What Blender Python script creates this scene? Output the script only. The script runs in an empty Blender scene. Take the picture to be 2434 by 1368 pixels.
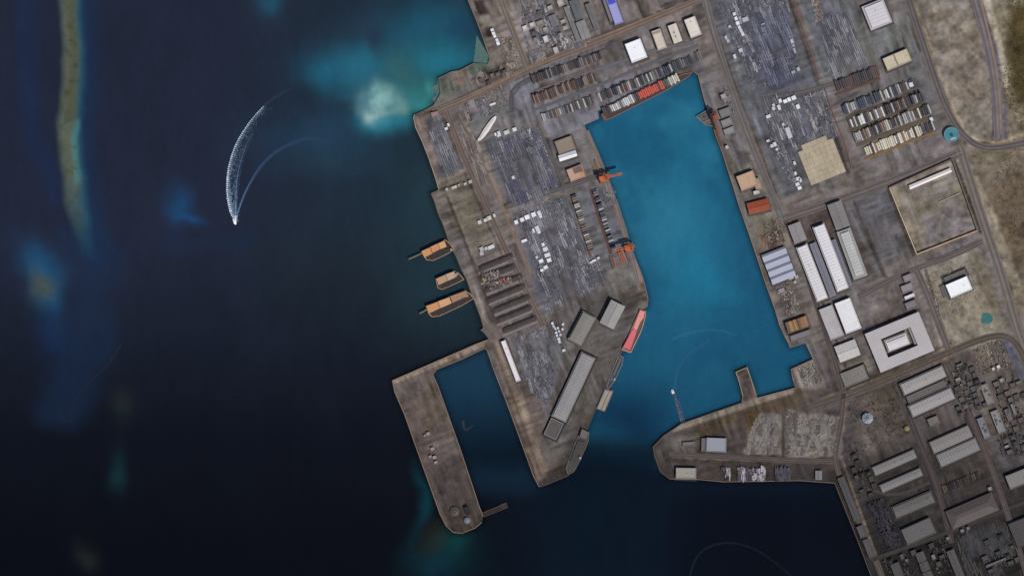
import bpy, bmesh, math, random
import numpy as np
from mathutils import Vector
from mathutils.geometry import delaunay_2d_cdt
random.seed(7)
rng = np.random.default_rng(11)
S = 0.6                      # metres per map unit; one map unit is about one pixel of the satellite picture
GZ = 5.0                     # ground height above water, map units

# ------------------------------------------------------------------ camera, light
scn = bpy.context.scene
scn.render.resolution_x, scn.render.resolution_y = 1024, 575
H = 6000.0
cam = bpy.data.cameras.new('camera'); co = bpy.data.objects.new('camera', cam)
scn.collection.objects.link(co)
co.location = (0, 0, (H+GZ)*S); co.rotation_euler = (0, 0, 0)
cam.sensor_width = 36; cam.lens = 36*H/2434.0
cam.clip_start = 10; cam.clip_end = 30000
scn.camera = co
EL, AZ = math.radians(56), math.radians(142)      # sun height, compass bearing (from the south-east)
w = bpy.data.worlds.new("World"); scn.world = w; w.use_nodes = True
nt = w.node_tree; nt.nodes.clear()
sky = nt.nodes.new('ShaderNodeTexSky'); sky.sky_type = 'NISHITA'; sky.sun_disc = False
sky.sun_elevation = EL; sky.sun_rotation = AZ
bg = nt.nodes.new('ShaderNodeBackground'); bg.inputs[1].default_value = 0.085
wo = nt.nodes.new('ShaderNodeOutputWorld')
nt.links.new(sky.outputs[0], bg.inputs[0]); nt.links.new(bg.outputs[0], wo.inputs[0])
sl = bpy.data.lights.new('sun', 'SUN'); sl.energy = 3.1; sl.angle = math.radians(0.5); sl.color = (1, .955, .90)
so = bpy.data.objects.new('sun', sl); scn.collection.objects.link(so)
d = Vector((math.sin(AZ)*math.cos(EL), math.cos(AZ)*math.cos(EL), math.sin(EL)))
so.rotation_euler = d.to_track_quat('Z', 'Y').to_euler()
scn.view_settings.view_transform = 'Standard'; scn.view_settings.look = 'None'
scn.view_settings.exposure = 0; scn.view_settings.gamma = 1; scn.view_settings.use_curve_mapping = False

# ------------------------------------------------------------------ helpers
C = scn.collection
def lin(c):
    return tuple((v/255/12.92 if v/255 <= .04045 else ((v/255+.055)/1.055)**2.4) for v in c)
def xy(px, py): return (px-1217.0, 684.0-py)
def tag(o, label=None, cat=None, group=None, kind=None):
    if label: o['label'] = label
    if cat: o['category'] = cat
    if group: o['group'] = group
    if kind: o['kind'] = kind
    return o
def mk(name, V, F, m=None, parent=None, loc=None, cols=None, attr=None):
    """verts in map units (local to loc); cols: one rgb per vertex or per face"""
    me = bpy.data.meshes.new(name)
    me.from_pydata([(a*S, b*S, c*S) for a, b, c in V], [], F)
    if cols is not None:
        dom = 'POINT' if len(cols) == len(V) else 'FACE'
        A = me.attributes.new('tint', 'FLOAT_COLOR', dom)
        a = np.ones((len(cols), 4), dtype=np.float32); a[:, :3] = np.asarray(cols)[:, :3]
        if np.asarray(cols).shape[1] == 4: a[:, 3] = np.asarray(cols)[:, 3]
        A.data.foreach_set('color', a.ravel())
    if m: me.materials.append(m)
    me.update()
    o = bpy.data.objects.new(name, me); C.objects.link(o)
    if parent: o.parent = parent
    if loc: o.location = (loc[0]*S, loc[1]*S, loc[2]*S)
    return o
def empty(name, px, py, z=GZ, ang=0):
    o = bpy.data.objects.new(name, None); C.objects.link(o)
    x, y = xy(px, py); o.location = (x*S, y*S, z*S); o.rotation_euler = (0, 0, math.radians(ang))
    o.empty_display_size = 2
    return o
class MB:
    def __init__(s): s.V = []; s.F = []; s.K = []
    def box(s, cx, cy, z0, z1, w, l, a=0, col=None, taper=0):
        ca, sa = math.cos(a), math.sin(a); n = len(s.V)
        for z, t in ((z0, 0), (z1, taper)):
            for sx, sy in ((-1, -1), (1, -1), (1, 1), (-1, 1)):
                x, y = sx*(w/2-t), sy*(l/2-t)
                s.V.append((cx+x*ca-y*sa, cy+x*sa+y*ca, z))
        f = [(4, 5, 6, 7), (0, 1, 5, 4), (1, 2, 6, 5), (2, 3, 7, 6), (3, 0, 4, 7), (3, 2, 1, 0)]
        for q in f: s.F.append(tuple(n+i for i in q)); s.K.append(col or (1, 1, 1))
        return s
    def beam(s, p, q, t, col=None):
        p, q = Vector(p), Vector(q); dd = (q-p).normalized()
        up = Vector((0, 0, 1)) if abs(dd.z) < .9 else Vector((1, 0, 0))
        a = dd.cross(up).normalized()*t/2; b = dd.cross(a).normalized()*t/2; n = len(s.V)
        for e in (p, q):
            for i, j in ((-1, -1), (1, -1), (1, 1), (-1, 1)): s.V.append(tuple(e+a*i+b*j))
        for qd in ((0, 3, 2, 1), (4, 5, 6, 7), (0, 1, 5, 4), (1, 2, 6, 5), (2, 3, 7, 6), (3, 0, 4, 7)):
            s.F.append(tuple(n+i for i in qd)); s.K.append(col or (1, 1, 1))
        return s
    def prism(s, pts, z0, z1, inset=0, col=None):
        if sum(a[0]*b[1]-b[0]*a[1] for a, b in zip(pts, pts[1:]+pts[:1])) < 0: pts = pts[::-1]
        n = len(s.V); k = len(pts); cx = sum(p[0] for p in pts)/k; cy = sum(p[1] for p in pts)/k
        for x, y in pts: s.V.append((cx+(x-cx)*(1-inset), cy+(y-cy)*(1-inset), z0))
        for x, y in pts: s.V.append((x, y, z1))
        for i in range(k):
            j = (i+1) % k; s.F.append((n+i, n+j, n+k+j, n+k+i)); s.K.append(col or (1, 1, 1))
        s.F.append(tuple(range(n+k, n+2*k))); s.K.append(col or (1, 1, 1))
        return s
    def cyl(s, cx, cy, z0, z1, r, n=24, r1=None, col=None):
        r1 = r if r1 is None else r1; b = len(s.V)
        for z, q in ((z0, r), (z1, r1)):
            for i in range(n):
                t = 2*math.pi*i/n; s.V.append((cx+q*math.cos(t), cy+q*math.sin(t), z))
        for i in range(n):
            j = (i+1) % n; s.F.append((b+i, b+j, b+n+j, b+n+i)); s.K.append(col or (1, 1, 1))
        s.F.append(tuple(range(b+n, b+2*n))); s.K.append(col or (1, 1, 1))
        return s
    def build(s, name, m, parent=None, loc=None, cols=False):
        return mk(name, s.V, s.F, m, parent, loc, s.K if cols else None)

# ------------------------------------------------------------------ materials
_m = {}
def N(t, kind, **k):
    n = t.nodes.new(kind)
    for a, b in k.items(): setattr(n, a, b)
    return n
def noise(t, scale, rot=0, st=(1, 1, 1), detail=4, rough=.6):
    g = N(t, 'ShaderNodeNewGeometry'); mp = N(t, 'ShaderNodeMapping'); mp.vector_type = 'POINT'
    mp.inputs['Rotation'].default_value = (0, 0, rot); mp.inputs['Scale'].default_value = st
    t.links.new(g.outputs['Position'], mp.inputs[0])
    n = N(t, 'ShaderNodeTexNoise'); n.inputs['Scale'].default_value = scale
    n.inputs['Detail'].default_value = detail; n.inputs['Roughness'].default_value = rough
    t.links.new(mp.outputs[0], n.inputs['Vector'])
    return n.outputs['Fac']
def mulval(t, col, fac, lo, hi):
    mr = N(t, 'ShaderNodeMapRange'); mr.inputs['From Min'].default_value = .28; mr.inputs['From Max'].default_value = .72
    mr.inputs['To Min'].default_value = lo; mr.inputs['To Max'].default_value = hi
    t.links.new(fac, mr.inputs[0])
    v = N(t, 'ShaderNodeVectorMath', operation='SCALE')
    t.links.new(col, v.inputs[0]); t.links.new(mr.outputs[0], v.inputs['Scale'])
    return v.outputs[0]
GR = math.radians(-21.5)
def base_mat(name, col=None, rough=.85, layers=(), spec=.3, attr=False, metal=0, bump=0):
    m = bpy.data.materials.new(name); m.use_nodes = True; t = m.node_tree
    b = t.nodes['Principled BSDF']; b.inputs['Roughness'].default_value = rough
    b.inputs['Specular IOR Level'].default_value = spec; b.inputs['Metallic'].default_value = metal
    if attr:
        a = N(t, 'ShaderNodeAttribute', attribute_name='tint'); c = a.outputs['Color']
    else:
        r = N(t, 'ShaderNodeRGB'); r.outputs[0].default_value = (*lin(col), 1); c = r.outputs[0]
    f = None
    for (sc, rot, st, lo, hi) in layers:
        f = noise(t, sc, rot, st); c = mulval(t, c, f, lo, hi)
    t.links.new(c, b.inputs['Base Color'])
    if bump and f:
        bp = N(t, 'ShaderNodeBump'); bp.inputs['Strength'].default_value = bump; bp.inputs['Distance'].default_value = .5
        t.links.new(f, bp.inputs['Height']); t.links.new(bp.outputs[0], b.inputs['Normal'])
    return m
def roofm(col, worn=.1):
    k = ('r', col, worn)
    if k not in _m:
        _m[k] = base_mat('painted_sheet_roof', col, .6, [(.045, 0, (1, 1, 1), 1-worn, 1+worn*.5), (.35, GR, (1.6, .35, 1), 1-worn*.8, 1+worn*.4),
                         (1.3, 0, (1, 1, 1), 1-worn*.8, 1+worn*.5)], spec=.25)
    return _m[k]
def wallm(col):
    k = ('w', col)
    if k not in _m: _m[k] = base_mat('rendered_wall', col, .9, [(.3, 0, (1, 1, .3), .85, 1.08), (2, 0, (1, 1, 1), .9, 1.06)])
    return _m[k]
def metal(col):
    k = ('m', col)
    if k not in _m: _m[k] = base_mat('painted_steel', col, .5, [(.8, 0, (1, 1, 1), .7, 1.15), (3, 0, (1, 1, 1), .85, 1.1)], spec=.4)
    return _m[k]
M_TINT = base_mat('stored_material', attr=True, rough=.75, layers=[(.5, GR, (1, 1, 1), .75, 1.2), (2.2, 0, (1, 1, 1), .8, 1.15)])
M_GROUND = base_mat('yard_ground', attr=True, rough=.95, spec=.15, bump=.3, layers=[
    (.28, 0, (1, 1, 1), .84, 1.14), (1.1, 0, (1, 1, 1), .80, 1.19)])
def roadm(col):
    k = ('road', col)
    if k not in _m: _m[k] = base_mat('asphalt', col, .9, [(.08, 0, (1, 1, 1), .85, 1.12), (.5, 0, (1, 1, 1), .9, 1.1), (2.5, 0, (1, 1, 1), .9, 1.1)], spec=.2)
    return _m[k]
def water_mat():
    m = bpy.data.materials.new('sea_water'); m.use_nodes = True; t = m.node_tree; b = t.nodes['Principled BSDF']
    a = N(t, 'ShaderNodeAttribute', attribute_name='tint'); c = a.outputs['Color']
    c = mulval(t, c, noise(t, .012, 0, (1, .5, 1)), .94, 1.06)
    c = mulval(t, c, noise(t, .09, .5, (1, 3, 1)), .95, 1.05)
    c = mulval(t, c, noise(t, .8, .3, (1, 2, 1)), .93, 1.07)
    t.links.new(c, b.inputs['Base Color'])
    b.inputs['Roughness'].default_value = .12; b.inputs['IOR'].default_value = 1.33; b.inputs['Specular IOR Level'].default_value = .2
    bp = N(t, 'ShaderNodeBump'); bp.inputs['Strength'].default_value = .12; bp.inputs['Distance'].default_value = .3
    t.links.new(noise(t, .5, .4, (1, 2, 1)), bp.inputs['Height']); t.links.new(bp.outputs[0], b.inputs['Normal'])
    return m
def foam_mat():
    m = bpy.data.materials.new('foam'); m.use_nodes = True; t = m.node_tree; b = t.nodes['Principled BSDF']
    a = N(t, 'ShaderNodeAttribute', attribute_name='tint')
    t.links.new(a.outputs['Color'], b.inputs['Base Color']); b.inputs['Roughness'].default_value = .8
    t.links.new(a.outputs['Alpha'], b.inputs['Alpha'])
    return m

# ------------------------------------------------------------------ number tools
def vnoise(X, Y, sc, seed, oct=4):
    out = np.zeros_like(X); amp = 1; tot = 0; r = np.random.default_rng(seed)
    for o in range(oct):
        T = r.random((257, 257)); x = X/sc+1000; y = Y/sc+1000
        i = np.floor(x).astype(int); j = np.floor(y).astype(int); fx = x-i; fy = y-j
        fx = fx*fx*(3-2*fx); fy = fy*fy*(3-2*fy); i %= 256; j %= 256
        v = (T[i, j]*(1-fx)+T[i+1, j]*fx)*(1-fy)+(T[i, j+1]*(1-fx)+T[i+1, j+1]*fx)*fy
        out += amp*v; tot += amp; amp *= .5; sc /= 2.03
    return out/tot-.5
def seg_d(X, Y, pts, closed):
    P = list(pts)+([pts[0]] if closed else []); D = np.full(X.shape, 1e9)
    for (x0, y0), (x1, y1) in zip(P, P[1:]):
        dx, dy = x1-x0, y1-y0; L = dx*dx+dy*dy+1e-9
        t = np.clip(((X-x0)*dx+(Y-y0)*dy)/L, 0, 1)
        D = np.minimum(D, np.hypot(X-x0-t*dx, Y-y0-t*dy))
    return D
def inside(X, Y, pts):
    r = np.zeros(X.shape, bool); n = len(pts)
    for i in range(n):
        x0, y0 = pts[i]; x1, y1 = pts[(i+1) % n]
        c = ((y0 > Y) != (y1 > Y)) & (X < (x1-x0)*(Y-y0)/((y1-y0) if y1 != y0 else 1e-9)+x0)
        r ^= c
    return r
def ss(v): v = np.clip(v, 0, 1); return v*v*(3-2*v)
def pmask(X, Y, poly, f):
    xs = [p[0] for p in poly]; ys = [p[1] for p in poly]; out = np.zeros(X.shape)
    k = (X > min(xs)-f) & (X < max(xs)+f) & (Y > min(ys)-f) & (Y < max(ys)+f)
    x, y = X[k], Y[k]; D = seg_d(x, y, poly, True); sd = np.where(inside(x, y, poly), D, -D)
    out[k] = ss(.5+sd/f/2); return out
def lmask(X, Y, pts, w, f): return ss(1-(seg_d(X, Y, pts, False)-w)/f)
def emask(X, Y, cx, cy, rx, ry, a=0):
    a = math.radians(a); x = (X-cx)*math.cos(a)+(Y-cy)*math.sin(a); y = -(X-cx)*math.sin(a)+(Y-cy)*math.cos(a)
    return np.exp(-((x/rx)**2+(y/ry)**2))
def paint(Cc, mask, col, k=1.0):
    m = (mask*k)[:, None]; Cc[:] = Cc*(1-m)+np.array(lin(col))*m

COAST = [(1040, -200), (1112, 0), (1131, 45), (1148, 90), (1164, 137), (1160, 152), (1127, 150), (1108, 160), (1092, 168), (1073, 171), (1041, 187),
 (1044, 202), (1046, 222), (1038, 238), (1030, 250), (1008, 262), (985, 272), (983, 280), (988, 303), (1003, 335), (1020, 378), (1034, 420), (1043, 450), (1024, 459), (1032, 478), (1040, 505), (1052, 532),
 (1062, 560), (1068, 580), (1084, 610), (1096, 640), (1108, 662), (1118, 690), (1130, 722), (1143, 757), (1149, 778), (1142, 784), (1150, 790), (1162, 806), (1130, 818), (932, 904), (938, 930), (962, 985), (985, 1050),
 (1010, 1120), (1030, 1175), (1046, 1220), (1060, 1248), (1078, 1264), (1098, 1266), (1130, 1253), (1145, 1240), (1148, 1226), (1138, 1200), (1120, 1145), (1095, 1070), (1065, 985), (1040, 915), (1029, 890), (1038, 877), (1100, 852), (1152, 827), (1158, 832),
 (1175, 882), (1200, 945), (1228, 1020), (1250, 1080), (1268, 1130), (1282, 1156), (1300, 1150), (1350, 1129), (1362, 1110), (1372, 1085), (1380, 1060), (1390, 1030), (1410, 985), (1420, 960), (1440, 915), (1462, 868),
 (1481, 830), (1510, 770), (1522, 738), (1538, 728), (1540, 710), (1536, 692), (1528, 660), (1512, 620), (1500, 590), (1488, 545), (1470, 490), (1455, 450), (1440, 420), (1426, 380), (1404, 335), (1388, 298), (1424, 282), (1421, 264), (1500, 226), (1600, 177), (1630, 176),
 (1652, 172), (1660, 180), (1668, 215), (1676, 244), (1690, 285), (1702, 325), (1716, 360), (1735, 420), (1757, 490), (1780, 555), (1802, 620), (1822, 680), (1842, 735), (1852, 770), (1866, 800), (1878, 825), (1914, 814), (1922, 830), (1933, 853),
 (1880, 877), (1884, 900), (1891, 921), (1850, 932), (1800, 945), (1796, 930), (1785, 900), (1776, 871), (1748, 883), (1757, 908), (1765, 940), (1764, 956), (1700, 978), (1620, 1006), (1576, 1036), (1565, 1048), (1552, 1061), (1556, 1084), (1570, 1120), (1592, 1137),
 (1655, 1138), (1720, 1144), (1800, 1143), (1900, 1141), (1984, 1147), (2005, 1200), (2040, 1287), (2071, 1368), (2150, 1560), (2150, 2600), (9000, 2600), (9000, -4000), (1040, -4000)]
# ------------------------------------------------------------------ sea
xs = np.concatenate([np.array([-14000, -6000, -3000, -1200, -400]), np.arange(-40, 2480, 4.5), np.array([2800, 4000, 8000, 16000])])
ys = np.concatenate([np.array([-12000, -5000, -2000, -700, -200]), np.arange(-30, 1400, 4.5), np.array([1700, 3000, 6000, 13000])])
GX, GY = np.meshgrid(xs, ys); X, Y = GX.ravel(), GY.ravel()
wx = X+vnoise(X, Y, 120, 1)*70; wy = Y+vnoise(X, Y, 120, 2)*70
W = np.tile(np.array(lin((33, 38, 53))), (len(X), 1))
def P(*a, k=1.0):
    paint(W, emask(wx, wy, *a[:-1]), a[-1], k)
paint(W, ss((X-450)/500)*ss((1000-Y)/500+.2), (30, 45, 55), .8)
paint(W, ss((X-500)/300)*ss((Y-480)/200)*ss((1000-Y)/350), (30, 38, 44), .6)
paint(W, ss((Y-500)/620), (13, 16, 24))  # dimming of the sea towards the south, painted into its colour
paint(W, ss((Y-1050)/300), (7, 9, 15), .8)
paint(W, ss((X-850)/200)*ss((Y-330)/150)*ss((900-Y)/250), (34, 56, 68), .7)
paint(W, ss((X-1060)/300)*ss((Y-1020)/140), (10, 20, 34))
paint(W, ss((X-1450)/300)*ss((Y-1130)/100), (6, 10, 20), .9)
# reef on the left and its pale margins
rf = [(163, -200), (163, 0), (166, 100), (167, 200), (160, 300), (164, 400), (176, 480), (188, 550), (200, 600)]
sx, sy = X+vnoise(X, Y, 60, 5)*16, Y
paint(W, lmask(sx, sy, [(x+30, y) for x, y in rf], 8, 48), (25, 46, 76), .6)
paint(W, lmask(wx, wy, [(205, 560), (240, 620), (215, 780), (175, 880), (150, 960)], 20, 70), (26, 44, 68), .5)
paint(W, lmask(sx, sy, [(55, -200), (60, 120), (72, 300), (110, 400), (140, 470)], 6, 36), (27, 42, 72), .5)
taper = ss((620-Y)/180)*.55+.45*ss((560-Y)/40)
D1 = seg_d(sx, sy, [(x+9, y) for x, y in rf], False); paint(W, ss(1-(D1-8*taper)/28)*ss((640-Y)/160), (42, 90, 104), .65)
D2 = seg_d(sx, sy, rf, False)
paint(W, ss(1-(D2-6*taper)/24)*ss((575-Y)/190), (88, 92, 76), .95)
paint(W, lmask(sx, sy, [(172, 0), (174, 180), (166, 280)], 2, 14), (74, 78, 55), .6)
paint(W, lmask(sx, sy, [(182, 290), (176, 340), (180, 430)], 1, 12), (66, 128, 130), .5)
paint(W, vnoise(X, Y, 12, 9)*2.2*ss(1-(D2-12*taper)/14)*(vnoise(X, Y, 12, 9) > 0), (60, 66, 46), 1)
P(95, 625, 60, 42, 35, (28, 72, 106), k=.85); P(110, 690, 30, 60, -15, (30, 84, 118), k=.7); P(95, 665, 26, 34, -20, (70, 78, 62), k=.85)
P(115, 790, 40, 60, 0, (24, 50, 84), k=.6)
P(432, 485, 26, 44, 0, (26, 68, 104), k=.8); P(455, 520, 30, 12, 25, (28, 70, 110), k=.8)
paint(W, lmask(wx, wy, [(400, 575), (470, 595), (550, 575), (575, 545)], 3, 34), (28, 42, 66), .4)
P(285, 960, 35, 36, 0, (34, 42, 38), k=.6); P(285, 1115, 20, 40, 0, (20, 54, 58), k=.6); P(215, 1310, 26, 30, 0, (30, 34, 32), k=.8)
P(1000, 1200, 18, 80, 0, (10, 52, 64), k=.9); P(1045, 1285, 30, 50, 0, (36, 36, 30), k=.7); P(1095, 1290, 40, 40, 0, (12, 62, 66), k=.7); P(1060, 1350, 70, 40, 0, (12, 52, 66), k=.6)
paint(W, ss(vnoise(X, Y, 60, 72)*3)*ss(1-seg_d(X, Y, [(760, 160), (1060, 130)], False)/170), (30, 52, 70), .6)
# shallow turquoise water north of the harbour
P(640, 10, 34, 34, 0, (33, 80, 100), k=.7); P(770, 165, 62, 42, 0, (31, 84, 104)); P(870, 165, 80, 60, 0, (36, 96, 116)); P(1010, 60, 100, 70, 0, (30, 80, 104), k=.9)
P(880, 50, 60, 40, 0, (36, 58, 76), k=.5); P(1070, 150, 90, 60, 0, (36, 106, 128)); P(960, 170, 50, 55, 0, (50, 94, 98), k=.8); P(985, 240, 70, 40, 0, (48, 118, 124), k=.9)
P(1090, 60, 30, 24, 0, (28, 62, 92), k=.7); P(890, 90, 22, 40, 0, (38, 48, 66), k=.7); P(760, 320, 150, 60, 0, (36, 66, 88), k=.55); P(800, 380, 100, 40, 0, (36, 60, 74), k=.5)
P(920, 282, 58, 22, 0, (36, 118, 140), k=.9); P(908, 242, 32, 32, 0, (100, 146, 148)); P(893, 262, 20, 16, 0, (146, 178, 172)); P(908, 236, 22, 20, 0, (128, 168, 166)); P(900, 210, 15, 15, 0, (108, 150, 150), k=.9); P(938, 256, 19, 13, 0, (116, 158, 154), k=.9)
paint(W, emask(wx, wy, 905, 245, 70, 60)*np.clip(vnoise(X, Y, 26, 71)*3, 0, 1), (30, 92, 112), .6)
P(1010, 262, 34, 12, 12, (56, 134, 140), k=.8); P(1035, 215, 16, 20, 0, (60, 130, 130), k=.8)
# harbour basin
paint(W, pmask(X, Y, [(1370, 285), (1600, 160), (1680, 160), (1960, 860), (1790, 990), (1560, 1070), (1360, 1060), (1430, 830), (1520, 700)], 60), (33, 98, 130))
bas = pmask(X, Y, [(1380, 280), (1640, 160), (1980, 860), (1560, 1080), (1400, 1010)], 60)
paint(W, bas*ss(.5+vnoise(X, Y, 150, 73)*3.4), (26, 82, 114), .75); paint(W, bas*ss(vnoise(X, Y, 90, 74)*3), (44, 112, 140), .6)
paint(W, bas*ss((Y-640)/280), (24, 74, 104), .8); paint(W, bas*ss((Y-860)/150)*ss((1720-X)/240), (13, 38, 66), .9)
P(1600, 560, 80, 110, 0, (43, 112, 142), k=.8); P(1660, 640, 60, 70, 0, (32, 112, 146), k=.8); P(1640, 700, 90, 30, 0, (32, 106, 138), k=.6)
P(1500, 260, 60, 30, 0, (28, 84, 120), k=.6); P(1560, 690, 30, 60, 0, (28, 80, 112), k=.6); P(1760, 640, 40, 120, -20, (30, 82, 114), k=.6); P(1540, 850, 50, 60, 0, (28, 86, 114), k=.5)
IB = pmask(X, Y, [(1020, 880), (1170, 815), (1300, 1165), (1140, 1230)], 20)*ss((1200-Y)/120)
paint(W, IB, (25, 54, 76))
paint(W, IB*ss((Y-880)/220), (9, 22, 36))
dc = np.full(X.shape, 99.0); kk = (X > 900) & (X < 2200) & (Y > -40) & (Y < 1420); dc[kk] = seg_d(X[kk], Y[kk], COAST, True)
W *= (1-.42*ss(1-dc/17)*(1-.5*emask(X, Y, 1080, 180, 90, 90)))[:, None]      # dark halo along the quays, soft shade painted into the water colour
paint(W, ss((Y-985-(X-1400)*.06)/90)*ss((X-1300)/80)*ss((1600-X)/60), (8, 20, 33), .9)
W[:, 2] *= 1-.09*ss((X-850)/150)
W *= (1+.22*vnoise(X, Y*.5, 60, 61, 5)+.12*vnoise(X, Y*.3, 8, 62, 2))[:, None]
nx, ny = len(xs), len(ys)
V = [(a-1217, 684-b, 0) for a, b in zip(X, Y)]
F = [(j*nx+i, (j+1)*nx+i, (j+1)*nx+i+1, j*nx+i+1) for j in range(ny-1) for i in range(nx-1)]
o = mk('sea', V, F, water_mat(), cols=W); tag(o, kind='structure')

# ------------------------------------------------------------------ land
inf = []
for (x0, y0), (x1, y1) in zip(COAST, COAST[1:]+COAST[:1]):
    inf.append((x0, y0))
gx, gy = np.meshgrid(np.arange(925, 2480, 3.4), np.arange(-25, 1400, 3.4))
gx = gx.ravel()+rng.uniform(-1, 1, gx.size); gy = gy.ravel()+rng.uniform(-1, 1, gy.size)
k = inside(gx, gy, COAST); gx, gy = gx[k], gy[k]
k = seg_d(gx, gy, COAST, True) > 2.0; gx, gy = gx[k], gy[k]
pts = [Vector(p) for p in COAST]+[Vector((a, b)) for a, b in zip(gx, gy)]
ne = len(COAST)
vv, ee, ff, *_ = delaunay_2d_cdt(pts, [(i, (i+1) % ne) for i in range(ne)], [], 1, 1e-4)
X = np.array([v.x for v in vv]); Y = np.array([v.y for v in vv])
wx = X+vnoise(X, Y, 40, 21)*16; wy = Y+vnoise(X, Y, 40, 22)*16
G = np.tile(np.array(lin((110, 103, 101))), (len(X), 1))
def R(poly, col, f=8, k=1.0, warp=True):
    paint(G, pmask(wx if warp else X, wy if warp else Y, poly, f), col, k)
def L(pts, w, col, f=3, k=1.0): paint(G, lmask(X, Y, pts, w, f), col, k)
R([(1000, 830), (2600, 830), (2600, 1600), (900, 1600)], (84, 76, 73), 120)  # ground steps darker southwards; the dimming is put into its colour
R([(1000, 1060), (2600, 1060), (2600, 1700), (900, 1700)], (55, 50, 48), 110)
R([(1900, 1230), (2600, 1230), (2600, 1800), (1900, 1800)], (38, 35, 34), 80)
# paved quays and yards
R([(1280, 240), (1400, 215), (1600, 130), (1660, 130), (1740, 300), (1700, 330), (1650, 175), (1400, 300), (1300, 330)], (107, 104, 108), 10)
R([(1210, 200), (1280, 180), (1290, 290), (1230, 300)], (106, 104, 109), 8)
R([(1170, 0), (1230, 0), (1250, 150), (1180, 170), (1150, 100)], (118, 109, 104), 10)
R([(1120, 0), (1150, 0), (1160, 35), (1137, 40)], (62, 48, 47), 5); R([(1147, 62), (1165, 62), (1172, 88), (1155, 92)], (66, 52, 50), 4)
R([(1135, 40), (1158, 35), (1170, 60), (1145, 66)], (135, 128, 120), 6)
R([(1035, 190), (1110, 165), (1115, 205), (1045, 240)], (100, 106, 98), 14); R([(1125, 150), (1160, 152), (1150, 175), (1110, 180)], (92, 110, 104), 8)
R([(1070, 180), (1110, 165), (1105, 205), (1080, 205)], (118, 102, 94), 8); R([(1150, 175), (1200, 160), (1215, 190), (1165, 195)], (82, 72, 70), 8)
R([(1090, 290), (1200, 240), (1215, 265), (1140, 310)], (100, 98, 94), 8)
R([(1005, 290), (1045, 270), (1100, 400), (1050, 430)], (92, 92, 98), 7); R([(986, 280), (1004, 285), (1045, 400), (1040, 420)], (124, 108, 100), 5)
R([(1046, 430), (1105, 410), (1180, 540), (1110, 560), (1075, 540)], (108, 102, 92), 10); R([(1090, 540), (1195, 540), (1210, 590), (1120, 610)], (108, 100, 92), 10)
R([(1150, 335), (1275, 300), (1335, 450), (1215, 490)], (88, 87, 96), 6); R([(1220, 510), (1345, 470), (1380, 560), (1420, 620), (1450, 660), (1290, 745), (1250, 620)], (92, 90, 97), 8)
R([(1300, 325), (1370, 315), (1400, 420), (1330, 440)], (102, 98, 96), 6, .8)
R([(1350, 460), (1470, 430), (1510, 600), (1450, 640), (1400, 610)], (98, 98, 103), 6)
R([(1110, 610), (1250, 600), (1290, 760), (1170, 800)], (98, 89, 86), 12); R([(1100, 640), (1120, 640), (1160, 760), (1140, 760)], (120, 112, 106), 6)
R([(1450, 640), (1525, 640), (1535, 720), (1440, 720)], (112, 108, 106), 10); R([(1400, 690), (1530, 700), (1480, 830), (1400, 990), (1290, 1140), (1270, 1120), (1340, 900)], (90, 85, 82), 12)
R([(1210, 800), (1330, 780), (1345, 850), (1290, 1010), (1250, 960)], (95, 92, 94), 10); R([(1232, 905), (1268, 905), (1300, 1000), (1275, 1080)], (88, 78, 73), 8)
R([(1165, 810), (1190, 805), (1300, 1120), (1280, 1150)], (110, 97, 86), 5); R([(1300, 760), (1340, 700), (1400, 700), (1350, 820)], (84, 78, 76), 12, .7)
R([(935, 905), (1150, 812), (1040, 880), (1140, 1230), (1090, 1265), (1055, 1240)], (96, 86, 80), 8); R([(1000, 1080), (1100, 1080), (1140, 1230), (1090, 1270), (1050, 1240)], (68, 60, 56), 30)
L([(935, 904), (1150, 815)], 6, (134, 118, 104), 4); L([(970, 960), (1030, 1100)], 10, (84, 72, 68), 14, .6)
# east side
R([(1690, 0), (1880, 0), (1960, 210), (1990, 400), (1870, 470), (1760, 240)], (92, 92, 98), 10); R([(1720, 60), (1860, 40), (1905, 190), (1810, 215)], (84, 85, 98), 14)
R([(1900, 0), (2030, 0), (2080, 150), (1960, 190)], (98, 99, 104), 8); R([(1960, 180), (2180, 110), (2235, 300), (2060, 380)], (100, 97, 98), 8)
R([(2010, 70), (2160, 30), (2185, 130), (2070, 150)], (104, 104, 102), 10)
R([(1700, 310), (1760, 300), (1850, 500), (1880, 700), (1830, 690)], (104, 100, 95), 8); R([(1730, 330), (1765, 320), (1785, 385), (1745, 395)], (94, 90, 90), 8)
R([(1790, 520), (1860, 510), (1880, 590), (1810, 605)], (112, 104, 90), 12); R([(1800, 560), (1850, 550), (1860, 585), (1812, 600)], (94, 76, 64), 8)
R([(1835, 680), (1885, 660), (1920, 740), (1860, 760)], (98, 90, 86), 8); R([(1860, 790), (1930, 770), (1940, 830), (1880, 825)], (104, 100, 98), 8)
R([(1880, 500), (2100, 440), (2170, 600), (2040, 660), (1900, 560)], (84, 74, 71), 8); R([(2000, 475), (2100, 445), (2165, 600), (2080, 640)], (98, 95, 98), 8)
R([(2035, 490), (2080, 470), (2120, 560), (2070, 600)], (88, 84, 87), 18, .8)
R([(2115, 447), (2262, 378), (2322, 545), (2180, 602)], (128, 120, 110), 5, warp=False); R([(2190, 510), (2280, 470), (2312, 540), (2200, 585)], (116, 109, 109), 8)
R([(2170, 470), (2230, 460), (2235, 505), (2180, 520)], (112, 104, 92), 10)
R([(2045, 690), (2150, 650), (2185, 740), (2060, 780)], (96, 88, 86), 8); R([(2050, 705), (2110, 690), (2120, 740), (2065, 755)], (118, 110, 109), 20)
R([(2185, 645), (2320, 585), (2400, 800), (2240, 855)], (131, 123, 110), 6); R([(2300, 600), (2335, 600), (2395, 780), (2360, 780)], (106, 98, 84), 14)
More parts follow.
